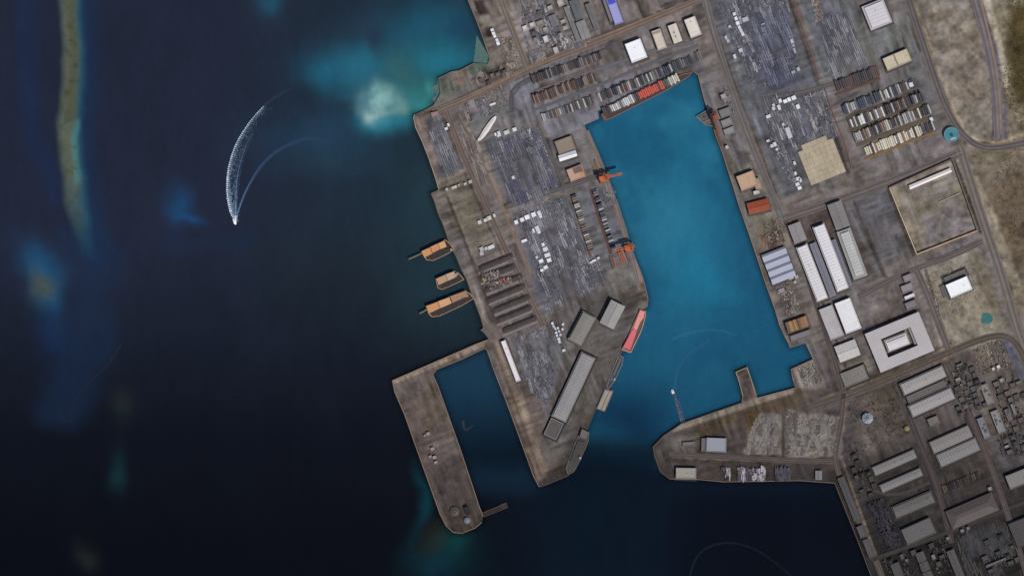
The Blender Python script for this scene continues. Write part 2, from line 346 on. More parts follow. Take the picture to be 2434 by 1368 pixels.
R([(2170, 0), (2305, 0), (2350, 160), (2368, 325), (2300, 330), (2260, 260), (2215, 130)], (131, 124, 116), 8); R([(2230, 140), (2340, 130), (2355, 240), (2260, 240)], (128, 118, 110), 16)
R([(2200, 30), (2270, 20), (2260, 45), (2205, 52)], (112, 103, 92), 8); R([(2230, 110), (2320, 75), (2330, 95), (2240, 130)], (112, 102, 96), 7)
R([(2350, 0), (2500, 0), (2500, 330), (2400, 330), (2385, 200)], (124, 115, 98), 12); R([(2400, 20), (2600, -50), (2600, 260), (2420, 250), (2385, 130)], (72, 61, 36), 14)
R([(2300, 350), (2460, 330), (2460, 800), (2400, 700)], (112, 102, 88), 12); R([(2350, 430), (2460, 400), (2460, 640), (2395, 640)], (96, 84, 69), 24)
L([(2345, 0), (2375, 110), (2390, 200)], 5, (168, 158, 140), 8, .8); L([(2300, 400), (2350, 500), (2420, 690)], 6, (142, 132, 115), 10, .7)
R([(2230, 190), (2260, 190), (2300, 330), (2280, 340)], (128, 120, 108), 6, .5)
# south-east
R([(1890, 880), (1930, 860), (1965, 905), (1960, 925), (1900, 925)], (136, 128, 120), 8); R([(1870, 925), (1960, 930), (1920, 960), (1800, 990)], (86, 76, 66), 10)
R([(1650, 1010), (1900, 925), (1895, 975), (1790, 990), (1700, 1035), (1650, 1035)], (76, 64, 52), 10)
L([(1600, 1018), (1700, 985), (1790, 955), (1880, 928)], 5, (124, 116, 104), 5, .8)
R([(1780, 985), (1858, 985), (1858, 1078), (1770, 1078)], (116, 108, 101), 5); R([(1770, 985), (1800, 980), (1800, 1020), (1775, 1030)], (84, 66, 48), 8)
R([(1868, 975), (2005, 990), (1990, 1085), (1866, 1080)], (120, 112, 105), 5); R([(1590, 1040), (1660, 1025), (1650, 1075), (1600, 1080)], (90, 84, 80), 8)
R([(2255, 870), (2380, 810), (2420, 870), (2434, 1000), (2320, 1000)], (92, 84, 78), 12); R([(2320, 830), (2350, 820), (2370, 860), (2335, 880)], (116, 106, 96), 10)
R([(2380, 800), (2410, 820), (2434, 900), (2420, 900)], (96, 94, 112), 8); R([(2280, 1275), (2380, 1240), (2400, 1310), (2310, 1330)], (58, 58, 60), 8)
R([(2055, 1190), (2100, 1180), (2150, 1290), (2110, 1310)], (38, 34, 42), 8); R([(2350, 1040), (2460, 1020), (2460, 1100), (2370, 1110)], (80, 76, 78), 12)
R([(2000, 960), (2120, 920), (2160, 1040), (2060, 1080)], (84, 76, 70), 12); R([(1990, 870), (2060, 850), (2075, 880), (2005, 920)], (116, 110, 103), 5)
# mottling: stains, spilled sand and worn tracks
for pts_, w_, c_, k_ in (([(2108, 445), (2172, 606)], 2.5, (66, 58, 54), .9), ([(2056, 694), (2165, 644), (2332, 570)], 2.5, (74, 64, 62), .8), ([(2030, 478), (2072, 590), (2100, 655)], 2.5, (68, 62, 60), .9), ([(2120, 440), (2262, 372)], 3, (120, 104, 92), .8),
    ([(2268, 378), (2332, 552)], 2.5, (60, 52, 46), .9), ([(2128, 465), (2186, 596)], 3, (140, 130, 108), .7), ([(2120, 452), (2258, 388)], 2, (146, 132, 118), .6), ([(2200, 640), (2262, 850)], 2, (70, 62, 58), .8), ([(2192, 655), (2245, 850)], 2, (142, 134, 124), .5),
    ([(1870, 535), (1905, 620), (1960, 730), (2010, 870)], 2, (58, 50, 48), .9), ([(1878, 530), (1950, 700), (1975, 730)], 1.5, (132, 122, 116), .6), ([(2060, 545), (2080, 600), (2110, 665)], 2, (64, 58, 56), .7), ([(2060, 780), (2185, 735)], 3, (62, 52, 52), .8),
    ([(1720, 40), (1760, 190), (1800, 300), (1860, 470)], 3, (110, 112, 118), .6), ([(1700, 60), (1745, 200), (1790, 310), (1842, 455)], 2, (74, 68, 66), .8), ([(1668, 30), (1700, 110), (1735, 215), (1772, 310), (1800, 400), (1850, 520)], 2, (120, 112, 104), .7),
    ([(1870, -20), (1900, 70), (1940, 190), (1975, 290), (2015, 410)], 3, (72, 62, 60), .8), ([(1892, -20), (1925, 80), (1955, 180)], 2.5, (118, 120, 122), .6), ([(1690, 200), (1712, 280), (1745, 390)], 3, (122, 114, 106), .5),
    ([(1300, 330), (1340, 455)], 2.5, (74, 72, 72), .8), ([(1395, 310), (1440, 430), (1500, 610), (1530, 700)], 2.5, (128, 112, 100), .7), ([(1405, 300), (1440, 400), (1480, 520)], 1.5, (70, 66, 66), .8), ([(1476, 500), (1505, 600), (1530, 680)], 3, (132, 112, 96), .7),
    ([(1196, 488), (1300, 450), (1440, 410)], 2.5, (66, 62, 62), .8), ([(1210, 496), (1320, 462)], 2, (116, 112, 110), .6), ([(1050, 270), (1100, 400), (1140, 490), (1200, 620), (1270, 760)], 2, (74, 62, 58), .7), ([(1105, 290), (1160, 400), (1225, 560), (1262, 650)], 1.6, (138, 120, 106), .7),
    ([(1064, 470), (1100, 560), (1150, 690), (1185, 780)], 3, (70, 62, 60), .8), ([(1060, 440), (1110, 570), (1130, 620)], 1.6, (128, 120, 110), .6), ([(1045, 432), (1105, 405)], 2, (134, 120, 104), .7), ([(1050, 450), (1120, 422)], 1.5, (72, 64, 56), .7),
    ([(1120, 190), (1180, 165), (1200, 150)], 3, (66, 56, 52), .7), ([(1010, 270), (1100, 230), (1200, 180), (1330, 122), (1480, 62), (1600, 16)], 2, (76, 68, 66), .8), ([(1060, 262), (1160, 218), (1250, 178), (1360, 136), (1460, 98)], 2.5, (84, 80, 82), .7),
    ([(1500, 0), (1525, 45)], 4, (128, 122, 120), .7), ([(1512, 0), (1534, 46)], 2, (74, 68, 66), .7), ([(1560, 20), (1600, 30), (1625, 10), (1622, -10)], 1.5, (128, 122, 118), .6), ([(1570, 5), (1600, 14), (1612, 0)], 1.5, (84, 80, 78), .7), ([(1545, 30), (1600, 42), (1640, 15), (1636, -10)], 1.5, (126, 118, 114), .5),
    ([(1310, 112), (1420, 68)], 2, (72, 66, 62), .7), ([(1430, 95), (1440, 0)], 2, (84, 84, 86), .5), ([(1220, 260), (1216, 230), (1236, 204), (1290, 176)], 3, (70, 68, 72), .8), ([(1228, 285), (1240, 240), (1262, 215)], 6, (112, 110, 114), .7), ([(1268, 260), (1262, 225), (1285, 205), (1420, 155)], 2, (72, 68, 70), .7),
    ([(1400, 260), (1600, 165)], 3, (88, 90, 98), .6), ([(1420, 172), (1520, 140)], 8, (84, 82, 88), .5), ([(1480, 110), (1470, 170)], 7, (90, 86, 90), .4),
    ([(1170, 815), (1225, 960), (1285, 1130)], 2, (76, 64, 56), .7), ([(1180, 812), (1240, 965), (1290, 1100)], 2, (130, 116, 102), .5), ([(1230, 905), (1275, 1050)], 1.6, (124, 112, 104), .5), ([(1048, 900), (1085, 1000), (1120, 1110), (1140, 1190)], 2, (122, 110, 100), .5), ([(1000, 920), (1050, 1060), (1095, 1200)], 5, (78, 68, 63), .5),
    ([(1600, 1086), (1980, 1098)], 2, (112, 100, 92), .6), ([(1600, 1095), (1760, 1100), (1980, 1104)], 1.5, (60, 54, 52), .7), ([(1862, 980), (1862, 1082)], 3, (68, 60, 56), .9), ([(2010, 960), (1998, 1080), (2050, 1230), (2100, 1368)], 1.6, (118, 104, 92), .6), ([(1930, 958), (2100, 895), (2262, 828)], 1.6, (120, 104, 86), .7), ([(1950, 940), (2100, 885), (2260, 815)], 1.6, (62, 52, 44), .7),
    ([(2335, 700), (2385, 800)], 3, (122, 114, 100), .5), ([(2300, 390), (2400, 700), (2434, 800)], 2, (76, 70, 64), .7), ([(2276, 380), (2320, 500), (2350, 600)], 1.6, (130, 120, 110), .6), ([(2286, 380), (2345, 550), (2400, 730)], 1.5, (74, 66, 64), .7),
    ([(2158, -10), (2215, 150), (2258, 262), (2300, 336)], 1.6, (58, 50, 48), .9), ([(2180, 20), (2230, 160), (2272, 270), (2310, 330), (2370, 340), (2434, 318)], 1.6, (160, 144, 118), .7), ([(2306, 0), (2345, 110), (2360, 220), (2362, 320)], 2, (78, 74, 76), .8), ([(2330, 0), (2366, 110), (2386, 220), (2390, 330)], 2.5, (90, 86, 102), .7)):
    L(pts_, w_, c_, 2.5, k_)
# mottling: stains, spilled sand and worn tracks, streaked along the roads and rows of each district
n1 = vnoise(X, Y, 70, 31); n2 = vnoise(X, Y, 16, 32, 3); U_ = X*.93+Y*.36; V_ = -X*.36+Y*.93; U2 = X*.93-Y*.36; V2_ = X*.36+Y*.93
sA = vnoise(U2, V2_*.12, 7, 33, 3); sB = vnoise(U2*.12, V2_, 7, 34, 3); mm = ss(.5+vnoise(X, Y, 90, 35, 2)*5)
str_ = sA*mm+sB*(1-mm)
bare = pmask(X, Y, [(2170, -30), (2500, -30), (2500, 820), (2190, 860), (2170, 600), (2290, 400)], 30)
str_ = str_*(1-.7*bare); n5 = vnoise(X, Y, 9, 36, 2)
G *= np.clip(1+.5*n1+.5*n2+1.25*str_+(.35+.6*bare)*n5, .3, 2.1)[:, None]
G[:, 0] *= 1.02; G[:, 2] *= .95
G *= (1-.34*ss(vnoise(X, Y, 34, 37)*5-.3))[:, None]      # grime patches
G *= (1+.30*ss(vnoise(X, Y, 48, 38)*5-.5))[:, None]      # dust
G[:, 2] *= 1+.25*n1; G[:, 0] *= 1-.12*n1; G[:, 2] *= 1+.3*sA*(1-bare)
V = [(a-1217, 684-b, GZ) for a, b in zip(X, Y)]
F = [tuple(reversed(f)) if (vv[f[1]]-vv[f[0]]).cross(vv[f[2]]-vv[f[0]]) > 0 else tuple(f) for f in ff]
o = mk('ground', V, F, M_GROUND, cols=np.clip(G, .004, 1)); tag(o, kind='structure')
# quay wall under the edge and coping along it
mb = MB(); Q = [xy(*p) for p in COAST]
for a, b in zip(Q, Q[1:]+Q[:1]):
    n = len(mb.V); mb.V += [(a[0], a[1], -4), (b[0], b[1], -4), (b[0], b[1], GZ), (a[0], a[1], GZ)]; mb.F.append((n, n+1, n+2, n+3)); mb.K.append((1, 1, 1))
tag(mb.build('quay_wall', wallm((84, 76, 70))), kind='structure')

def ribbon(name, pts, width, z, m, closed=False, thick=0, smooth=2, px=True, parent=None):
    p = [Vector(xy(*q)) if px else Vector(q) for q in pts]
    for _ in range(smooth):
        q = [p[0]]
        for a, b in zip(p, p[1:]): q += [a*.75+b*.25, a*.25+b*.75]
        q.append(p[-1]); p = q
    V = []; F = []; n = len(p)
    for i in range(n):
        t = (p[min(i+1, n-1)]-p[max(i-1, 0)]).normalized(); nn = Vector((-t.y, t.x))*width/2
        V += [(p[i].x+nn.x, p[i].y+nn.y, z), (p[i].x-nn.x, p[i].y-nn.y, z)]
        if thick: V += [(p[i].x+nn.x, p[i].y+nn.y, z-thick), (p[i].x-nn.x, p[i].y-nn.y, z-thick)]
    s = 4 if thick else 2
    for i in range(n-1):
        a, b = i*s, (i+1)*s; F.append((a+1, b+1, b, a))
        if thick: F += [(a, b, b+2, a+2), (b+1, a+1, a+3, b+3)]
    if thick: F += [(0, 2, 3, 1), (len(V)-4, len(V)-3, len(V)-1, len(V)-2)]
    return mk(name, V, F, m, parent)
cope = roadm((158, 138, 120)); cope2 = roadm((128, 108, 94)); copd = roadm((84, 74, 66))
def ci(p): return min(range(len(COAST)), key=lambda i: math.dist(COAST[i], p))
runs = [((1112, 0), (1164, 137), cope2, 1.8), ((1127, 150), (1041, 187), cope2, 1.4), ((985, 272), (1043, 450), cope, 1.8), ((1024, 459), (1150, 790), copd, 1.6), ((1162, 806), (1145, 1240), cope2, 1.8), ((1148, 1226), (1282, 1156), cope2, 1.8),
        ((1282, 1156), (1522, 738), copd, 2.0), ((1522, 738), (1388, 298), cope2, 2.0), ((1652, 172), (1933, 853), cope2, 2.0), ((1933, 853), (1764, 956), cope2, 1.8), ((1764, 956), (1592, 1137), copd, 2.2), ((1592, 1137), (1984, 1147), cope2, 1.4), ((1984, 1147), (2150, 1560), copd, 2.0)]
for p, q, m, wd in runs:
    c = COAST[ci(p):ci(q)+1]
    tag(ribbon('quay_coping', [(x, y) for x, y in c], wd, GZ+1.0, m, thick=1.2, smooth=0), kind='structure')
# sloping rubble that shows green through shallow water
for q in ([(1133, 84), (1166, 140), (1160, 156), (1124, 158)], [(1041, 186), (1052, 226), (1034, 250), (1027, 232), (1038, 226), (1033, 212), (1026, 226), (1026, 206), (1038, 201)], [(1036, 244), (1004, 266), (1008, 258), (1026, 250)]):
    mb = MB().prism([xy(*p) for p in q], -3, .8); tag(mb.build('shallow_bank', base_mat('algae_rubble', (78, 104, 98), .8, [(.3, 0, (1, 1, 1), .7, 1.3), (1.5, 0, (1, 1, 1), .8, 1.2)])), kind='structure')

# ------------------------------------------------------------------ roads
def road(pts, w, col, edge=None, line=None, z=.25):
    tag(ribbon('road', pts, w, GZ+z, roadm(col)), kind='structure')
    if w > 8:
        for s_, f_ in ((-.26, .86), (.02, 1.12), (.3, .9)):
            P3 = [Vector(p) for p in pts]; q = []
            for i, p in enumerate(P3):
                t = (P3[min(i+1, len(P3)-1)]-P3[max(i-1, 0)]).normalized(); q.append((p.x-t.y*s_*w, p.y+t.x*s_*w))
            tag(ribbon('wheel_track', q, w*.16, GZ+z+.12, roadm(tuple(int(v*f_) for v in col))), kind='structure')
    if edge:
        P2 = [Vector(p) for p in pts]
        for s in (-1, 1):
            q = []
            for i, p in enumerate(P2):
                t = (P2[min(i+1, len(P2)-1)]-P2[max(i-1, 0)]).normalized(); q.append((p.x-t.y*s*w*.52, p.y+t.x*s*w*.52))
            tag(ribbon('kerb', q, 1.0, GZ+z+.35, roadm(edge), thick=.6), kind='structure')
    if line: tag(ribbon('road_marking', pts, .7, GZ+z+.2, roadm(line)), kind='structure')
BR = (112, 96, 86); GY_ = (98, 94, 94)
road([(1668, -40), (1690, 60), (1725, 170), (1765, 290), (1822, 430), (1862, 530)], 16, (104, 101, 100), (120, 108, 98), z=.25)
road([(1862, 520), (1950, 492), (2100, 438), (2200, 398), (2285, 362)], 18, (100, 91, 88), (116, 103, 94), z=.5)
road([(1868, 525), (1905, 610), (1945, 735), (1990, 870), (2008, 945)], 13, (80, 71, 68), (108, 96, 88), z=.75)
road([(2005, 935), (2000, 1000), (1984, 1080), (1990, 1120), (2030, 1210), (2080, 1330), (2110, 1400)], 11, (84, 76, 69), (92, 82, 74), z=1.0)
road([(2148, -40), (2170, 30), (2200, 120), (2228, 205), (2250, 262), (2286, 320), (2330, 352), (2380, 352), (2470, 332)], 15, (94, 87, 86), (134, 118, 98), z=.5)
road([(2140, 10), (2190, 150), (2225, 240)], 7, (106, 102, 104), z=.3)
road([(2306, -40), (2330, 40), (2352, 120), (2368, 210), (2374, 330)], 20, (108, 101, 102), (120, 112, 104), z=.25)
road([(2322, -40), (2338, 30), (2356, 105), (2374, 200), (2380, 320)], 5, (132, 112, 94), z=.7)
road([(2282, 350), (2300, 410), (2335, 520), (2380, 650), (2416, 780), (2460, 900)], 20, (108, 100, 94), (128, 116, 104), z=.3)
road([(2040, 706), (2110, 668), (2180, 636), (2260, 610), (2335, 574)], 12, (96, 87, 84), (116, 104, 94), z=.55)
road([(2178, 640), (2205, 700), (2235, 780), (2262, 850)], 14, (98, 89, 86), (110, 98, 91), z=.8)
road([(1930, 965), (2050, 925), (2160, 878), (2260, 835), (2340, 802), (2392, 795), (2425, 825), (2445, 880)], 14, (86, 76, 68), (104, 94, 84), z=1.0)
road([(2252, 860), (2285, 930), (2312, 1000), (2345, 1080), (2385, 1190), (2430, 1330), (2450, 1400)], 12, (82, 72, 69), (88, 80, 75), z=1.2)
road([(2160, 985), (2185, 1050), (2215, 1120), (2240, 1200), (2262, 1290)], 14, (72, 62, 60), z=.8)
road([(2070, 1330), (2160, 1298), (2270, 1258), (2400, 1206), (2470, 1180)], 9, (60, 55, 53), (62, 58, 56), z=1.0)
road([(2060, 1160), (2130, 1180), (2210, 1145)], 8, (66, 60, 58), z=.4)
road([(1590, 1078), (1700, 1084), (1850, 1092), (1990, 1096)], 10, (84, 75, 71), (96, 86, 80), z=.4)
road([(1030, 268), (1110, 235), (1200, 190), (1260, 162), (1340, 130), (1450, 88), (1560, 42), (1660, 0)], 13, (114, 98, 87), (128, 112, 100), z=.3)
road([(1120, 224), (1205, 186), (1330, 125), (1480, 66), (1600, 18)], 3, (128, 108, 88), z=.75)
road([(1175, -40), (1205, 40), (1232, 110), (1255, 168)], 13, (110, 100, 92), z=.55)
road([(1184, -40), (1214, 42), (1240, 112), (1256, 150)], 3, (124, 106, 86), z=.9)
road([(1216, 268), (1211, 235), (1220, 208), (1248, 190), (1300, 168), (1380, 138), (1460, 108)], 5, (78, 77, 82), z=.8)
road([(1060, 262), (1085, 330), (1118, 410), (1160, 500), (1205, 600), (1245, 680), (1290, 775)], 12, (102, 89, 82), (122, 107, 97), z=.5)
road([(1090, 270), (1135, 360), (1170, 440), (1215, 545), (1262, 660)], 4, (120, 102, 90), z=.9)
road([(1205, 492), (1290, 462), (1360, 440), (1450, 410)], 10, (90, 86, 85), (110, 104, 100), z=.8)
road([(1395, 310), (1430, 390), (1455, 460), (1480, 545), (1505, 620), (1520, 690)], 9, (116, 106, 102), z=.4)
road([(1276, 295), (1300, 350), (1340, 440)], 8, (88, 84, 82), z=1.1)
road([(1272, 225), (1340, 200), (1420, 165), (1560, 118), (1650, 100)], 9, (100, 99, 104), z=.45)
road([(1268, 262), (1340, 236), (1430, 200), (1530, 158), (1660, 108)], 7, (92, 92, 98), z=.7)
road([(1850, 230), (1895, 222), (1960, 205), (2020, 185)], 10, (96, 88, 84), z=.6)
for q, c, wd, lb in (([(1674, 20), (1700, 102), (1738, 205), (1772, 296), (1798, 365), (1838, 470), (1850, 500)], (122, 92, 72), 1.8, 'rust brown pipeline running beside the road east of the main basin'),
             ([(1880, -20), (1905, 60), (1930, 130), (1948, 190)], (122, 78, 62), 2.2, 'orange rust pipeline between the two northern storage yards'),
             ([(1960, 212), (1985, 285), (2012, 350), (2024, 400)], (112, 80, 66), 2.4, 'brown rust pipeline between the tan slab yard and the container rows')):
    o = ribbon('pipeline', q, wd, GZ+2.6, metal(c), thick=2.2); tag(o, lb, 'pipeline')

# ------------------------------------------------------------------ buildings
def local(name, o): return o
def gable(w, l, z0, rise, over=1.0):
    """two slope meshes; ridge along the longer side"""
    res = []; hw, hl = w/2+over, l/2+over
    along_y = l >= w
    for s in (-1, 1):
        if along_y: V = [(s*hw, -hl, z0), (s*hw, hl, z0), (0, hl, z0+rise), (0, -hl, z0+rise)]
        else: V = [(-hl*0-hw, s*hl, z0), (hw, s*hl, z0), (hw, 0, z0+rise), (-hw, 0, z0+rise)]
        V2 = [(a, b, c-.8) for a, b, c in V]
        F = [(0, 1, 2, 3), (7, 6, 5, 4), (0, 4, 5, 1), (1, 5, 6, 2), (2, 6, 7, 3), (3, 7, 4, 0)]
        nrm = (Vector(V[1])-Vector(V[0])).cross(Vector(V[2])-Vector(V[1]))
        if nrm.z < 0: F = [tuple(reversed(f)) for f in F]
        res.append((V+V2, F))
    return res
OCC = []
def bld(label, cx, cy, w, l, h, col, ang=21.5, roof='flat', wall=(120, 112, 105), cat='warehouse', name='warehouse', worn=.1, rim=None, vents=0, group=None, lip=1.6, z0=GZ, rise=None):
    t = empty(name, cx, cy, z0, ang); tag(t, label, cat, group)
    hh = h; OCC.append((cx, cy, max(w, l)*.5 if max(w, l) < 2*min(w, l) else min(w, l)*.9, w, l, ang))
    if max(w, l) > 40 and name == 'warehouse':      # dark apron sheet round the walls, darker in the south
        av = .62 if cy < 860 else .5; pc = (104, 97, 94) if cy < 860 else (84, 77, 74); q = []
        random.seed(int(cx+cy)); a_ = math.radians(ang)
        for sx, sy in ((-1, -1), (1, -1), (1, 1), (-1, 1)):
            X_, Y_ = sx*(w/2+random.uniform(2.5, 6)), sy*(l/2+random.uniform(3, 7)); q.append((xy(cx, cy)[0]+X_*math.cos(a_)-Y_*math.sin(a_), xy(cx, cy)[1]+X_*math.sin(a_)+Y_*math.cos(a_), GZ+.12+(len(OCC) % 9)*.012))
        tag(mk('apron', q, [(0, 1, 2, 3)], roadm(tuple(int(v*(av+.14)) for v in pc))), kind='structure')
    if roof == 'flat':
        MB().box(0, 0, 0, hh, w, l).build('wall', wallm(wall), t)
        r = MB()
        MB().box(0, 0, hh, hh+.5, w+.6, l+.6).build('roof', roofm(col, worn), t)
        rc = rim or tuple(int(v*.9) for v in col)
        for (x, y, a, b) in ((0, l/2-lip/2, w, lip), (0, -l/2+lip/2, w, lip), (w/2-lip/2, 0, lip, l-2*lip), (-w/2+lip/2, 0, lip, l-2*lip)):
            MB().box(x, y, hh+.5, hh+1.6, a, b).build('parapet', roofm(rc, worn), t)
    elif roof == 'raised':       # broad lower roof with a brighter raised one
        MB().box(0, 0, 0, hh*.7, w, l).build('wall', wallm(wall), t)
        MB().box(0, 0, hh*.7, hh*.7+.6, w+.8, l+.8).build('lower_roof', roofm(rim or tuple(int(v*.78) for v in col), worn), t)
        ix, iy = w-2*lip, l-2*lip
        MB().box(0, 0, hh*.7+.6, hh, ix, iy).build('upper_wall', wallm(wall), t)
        for V, F in gable(ix, iy, hh, .9, .4): mk('roof_slope', V, F, roofm(col, worn), t)
    elif roof == 'gable':
        MB().box(0, 0, 0, hh, w, l).build('wall', wallm(wall), t)
        rs = rise if rise is not None else min(w, l)*.06
        for V, F in gable(w, l, hh+.8, rs): mk('roof_slope', V, F, roofm(col, worn), t)
        lw = (1.3, l+2) if l >= w else (w+2, 1.3)
        MB().box(0, 0, hh+.7+rs, hh+1.4+rs, lw[0], lw[1]).build('ridge_cap', roofm(tuple(int(v*.93) for v in col), worn), t)
    elif roof == 'hip':
        MB().box(0, 0, 0, hh, w, l).build('wall', wallm(wall), t)
        e = .8; k = min(w, l)*.42; n = MB(); W2, L2 = w/2+1, l/2+1; rx, ry = W2-k, L2-k
        n.V = [(-W2, -L2, hh), (W2, -L2, hh), (W2, L2, hh), (-W2, L2, hh), (-rx, -ry, hh+5), (rx, -ry, hh+5), (rx, ry, hh+5), (-rx, ry, hh+5)]
        for f in ((0, 1, 5, 4), (1, 2, 6, 5), (2, 3, 7, 6), (3, 0, 4, 7), (4, 5, 6, 7)):
            mk('roof_slope', [n.V[i] for i in f], [(0, 1, 2, 3)], roofm(col, worn), t)
    if max(w, l) > 44 and roof in ('flat', 'gable', 'raised') and name == 'warehouse':
        sm = MB(); lw_, ll_ = (w-2*lip-1, l-2*lip-1) if roof != 'gable' else (w, l)
        rs_ = .9 if roof == 'raised' else (0 if roof == 'flat' else (rise if rise is not None else min(w, l)*.06)); n_ = int(max(lw_, ll_)/7.3); zb = hh+(.9 if roof == 'gable' else .55)
        for i in range(1, n_):
            q_ = -max(lw_, ll_)/2+i*max(lw_, ll_)/n_
            for sd in (-1, 1):
                if ll_ >= lw_: sm.beam((sd*lw_*.49, q_, zb), (0, q_, zb+rs_), .34)
                else: sm.beam((q_, sd*ll_*.49, zb), (q_, 0, zb+rs_), .34)
        tag(sm.build('roof_seams', roofm(tuple(int(v*.93) for v in col), worn), t), kind='stuff')
        random.seed(int(cx*3+cy))
        for i in range(random.randint(0, 2)):
            q_ = random.uniform(-.42, .42)*max(lw_, ll_); zz_ = hh+rs_
            MB().box(0 if ll_ >= lw_ else q_, q_ if ll_ >= lw_ else 0, zz_, zz_+1.6, 1.9, 1.9).build('roof_vent', metal(tuple(int(v*.72) for v in col)), t)
        random.seed(int(cx+cy*5))
    for i in range(vents):
        random.seed(int(cx*7+cy*3+i)); 
        a = (random.uniform(-.38, .38)*w, random.uniform(-.42, .42)*l)
        MB().box(a[0], a[1], hh, hh+3.2, 3, 3).build('roof_vent', metal((110, 108, 106)), t)
    return t
B = bld
WH = (236, 232, 232); LG = (188, 183, 180); CR = (204, 192, 175)
# north
t = B('long shed with a bright blue north half and lilac south half', 1456, 14, 21, 92, 14, (156, 154, 200), 19.5, 'flat', wall=(150, 148, 160), worn=.06)
MB().box(0, 24, 14.5, 15.3, 18, 42).build('blue_roof_section', roofm((72, 76, 190), .1), t)
B('pale grey lean-to shed along the left side of the blue and lilac shed', 1440, 12, 9, 86, 8, (122, 116, 116), 19.5, 'flat')
B('square bright white warehouse north of the container rows', 1511, 122, 39, 47, 14, (240, 238, 240), 21, 'flat', lip=2.2, rim=(220, 218, 222), worn=.04)
t = B('tan roofed warehouse first to the right of the square white one', 1566, 95, 22, 47, 10, CR, 20, 'flat'); MB().box(0, 17, 10.6, 12.5, 19, 5).build('roof_plant', roofm((150, 142, 132)), t)
B('narrow cream roofed warehouse between the tan and the broad pale warehouses', 1604, 81, 19, 43, 10, (208, 198, 182), 20, 'gable', vents=2)
B('broad pale cream warehouse beside the north-south road at the basin head', 1646, 66, 27, 46, 12, (216, 206, 194), 21, 'flat')
for (x, y, ww, ll, hh, c, lb) in (
    (1360, 58, 9, 86, 7, (132, 127, 124), 'long narrow grey shed left of the mottled sheds in the north-west works'),
    (1386, 72, 21, 42, 9, (140, 137, 136), 'mottled pale grey shed near the works road bend'),
    (1372, 24, 22, 48, 9, (104, 107, 106), 'dull green-grey shed at the top edge in the north-west works'),
    (1408, 40, 12, 62, 8, (112, 108, 108), 'narrow dark shed nearest the lilac and blue shed'),
    (1321, 120, 11, 15, 6, (190, 186, 184), 'small pale hut at the bottom of the north-west works'),
    (1297, 94, 11, 15, 7, (214, 208, 204), 'small white hut in the middle of the north-west works'),
    (1284, 56, 18, 13, 6, (150, 142, 136), 'small dusty grey roof right of two white ones'),
    (1265, 60, 12, 11, 6, (206, 198, 192), 'right one of two small white roofs in the north-west works'),
    (1248, 68, 12, 12, 6, (206, 200, 192), 'left one of two small white roofs in the north-west works'),
    (1332, 8, 14, 16, 6, (176, 170, 166), 'small pale building cut by the top edge of the works'),
    (1316, 50, 16, 26, 6, (124, 120, 124), 'low slate grey shed left of the long narrow sheds')):
    B(lb, x, y, ww, ll, hh, c, 21, 'gable' if max(ww, ll) > 20 else 'flat', cat='shed', name='shed', worn=.3)
B('pink-grey flat slab roof by the west shore road', 1034, 272, 18, 12, 5, (146, 126, 120), 15, 'flat', cat='shed', name='shed', worn=.1)
t = B('tan flat roofed store with a white strip roof along its south side', 1343, 346, 42, 34, 8, (140, 126, 112), 20, 'flat', worn=.12)
B('white narrow roof in front of the tan flat roofed store', 1349, 371, 42, 13, 11, (222, 220, 220), 18, 'gable', rise=3, worn=.08)
t = B('pink and orange roofed store with a brown back corner', 1369, 412, 38, 31, 9, (186, 152, 130), 21, 'flat', worn=.16)
MB().box(7, 7, 9.6, 10.4, 22, 15).build('brown_roof_section', roofm((118, 92, 84), .2), t); MB().box(14, -6, 9.6, 10.6, 8, 10).build('orange_roof_section', roofm((196, 140, 92), .2), t)
# triangle quay
B('long grey shed along the middle of the triangular quay', 1363, 919, 37, 168, 12, (142, 138, 138), -25, 'raised', lip=3, rim=(120, 116, 114), vents=0)
t = B('dark open-topped annex at the south end of the long grey shed', 1316, 1018, 33, 44, 6, (84, 79, 76), -25, 'flat', rim=(112, 108, 108), lip=2.5)
B('dull grey warehouse left of the two at the north of the triangular quay', 1383, 780, 36, 76, 16, (128, 124, 118), -28, 'raised', lip=3, rim=(112, 108, 102))
B('lighter grey warehouse nearest the quay bend', 1455, 747, 35, 59, 16, (150, 146, 142), -27, 'gable', worn=.16)
B('narrow white shed beside the strip east of the small inner basin', 1214, 857, 11, 102, 9, (222, 214, 214), 21, 'flat', wall=(160, 155, 150), worn=.04)
# east quay strip
B('tan two-part roof right beside the east quay', 1775, 430, 42, 37, 12, (190, 158, 130), 21, 'flat', worn=.14, vents=0)
B('lower pink-tan annex on the east side of the tan quay building', 1800, 438, 16, 28, 7, (168, 140, 120), 21, 'flat', worn=.14)
B('bright rust orange roof on the east quay strip', 1802, 491, 50, 26, 9, (146, 70, 42), 14, 'gable', worn=.12, rise=1.5)
t = B('blue-grey four-bay shed at the edge of the east quay', 1850, 631, 58, 76, 8, (150, 152, 166), 21.5, 'none', worn=.06)
MB().box(0, 0, 0, 8, 58, 74).build('wall', wallm((130, 128, 138)), t)
for i in range(4):
    y = 28.5-i*19
    mk('roof_bay', [(-30, y-9, 9), (30, y-9, 9), (30, y+4, 13), (-30, y+4, 13), (30, y+9.3, 8.6), (-30, y+9.3, 8.6)], [(0, 1, 2, 3), (3, 2, 4, 5)], roofm((156, 158, 172), .06), t)
t = B('orange timber-roofed open shed near the south-east quay corner', 1894, 770, 54, 26, 13, (168, 120, 74), 19, 'none')
for i in range(14):
    c = random.choice([(156, 118, 82), (134, 100, 72), (98, 74, 60), (168, 130, 88), (116, 96, 80)])
    MB().box(-25+i*3.85, 0, 0, 11+random.random()*2, 3.4, 25).build('roof_slat', roofm(c, .2), t)
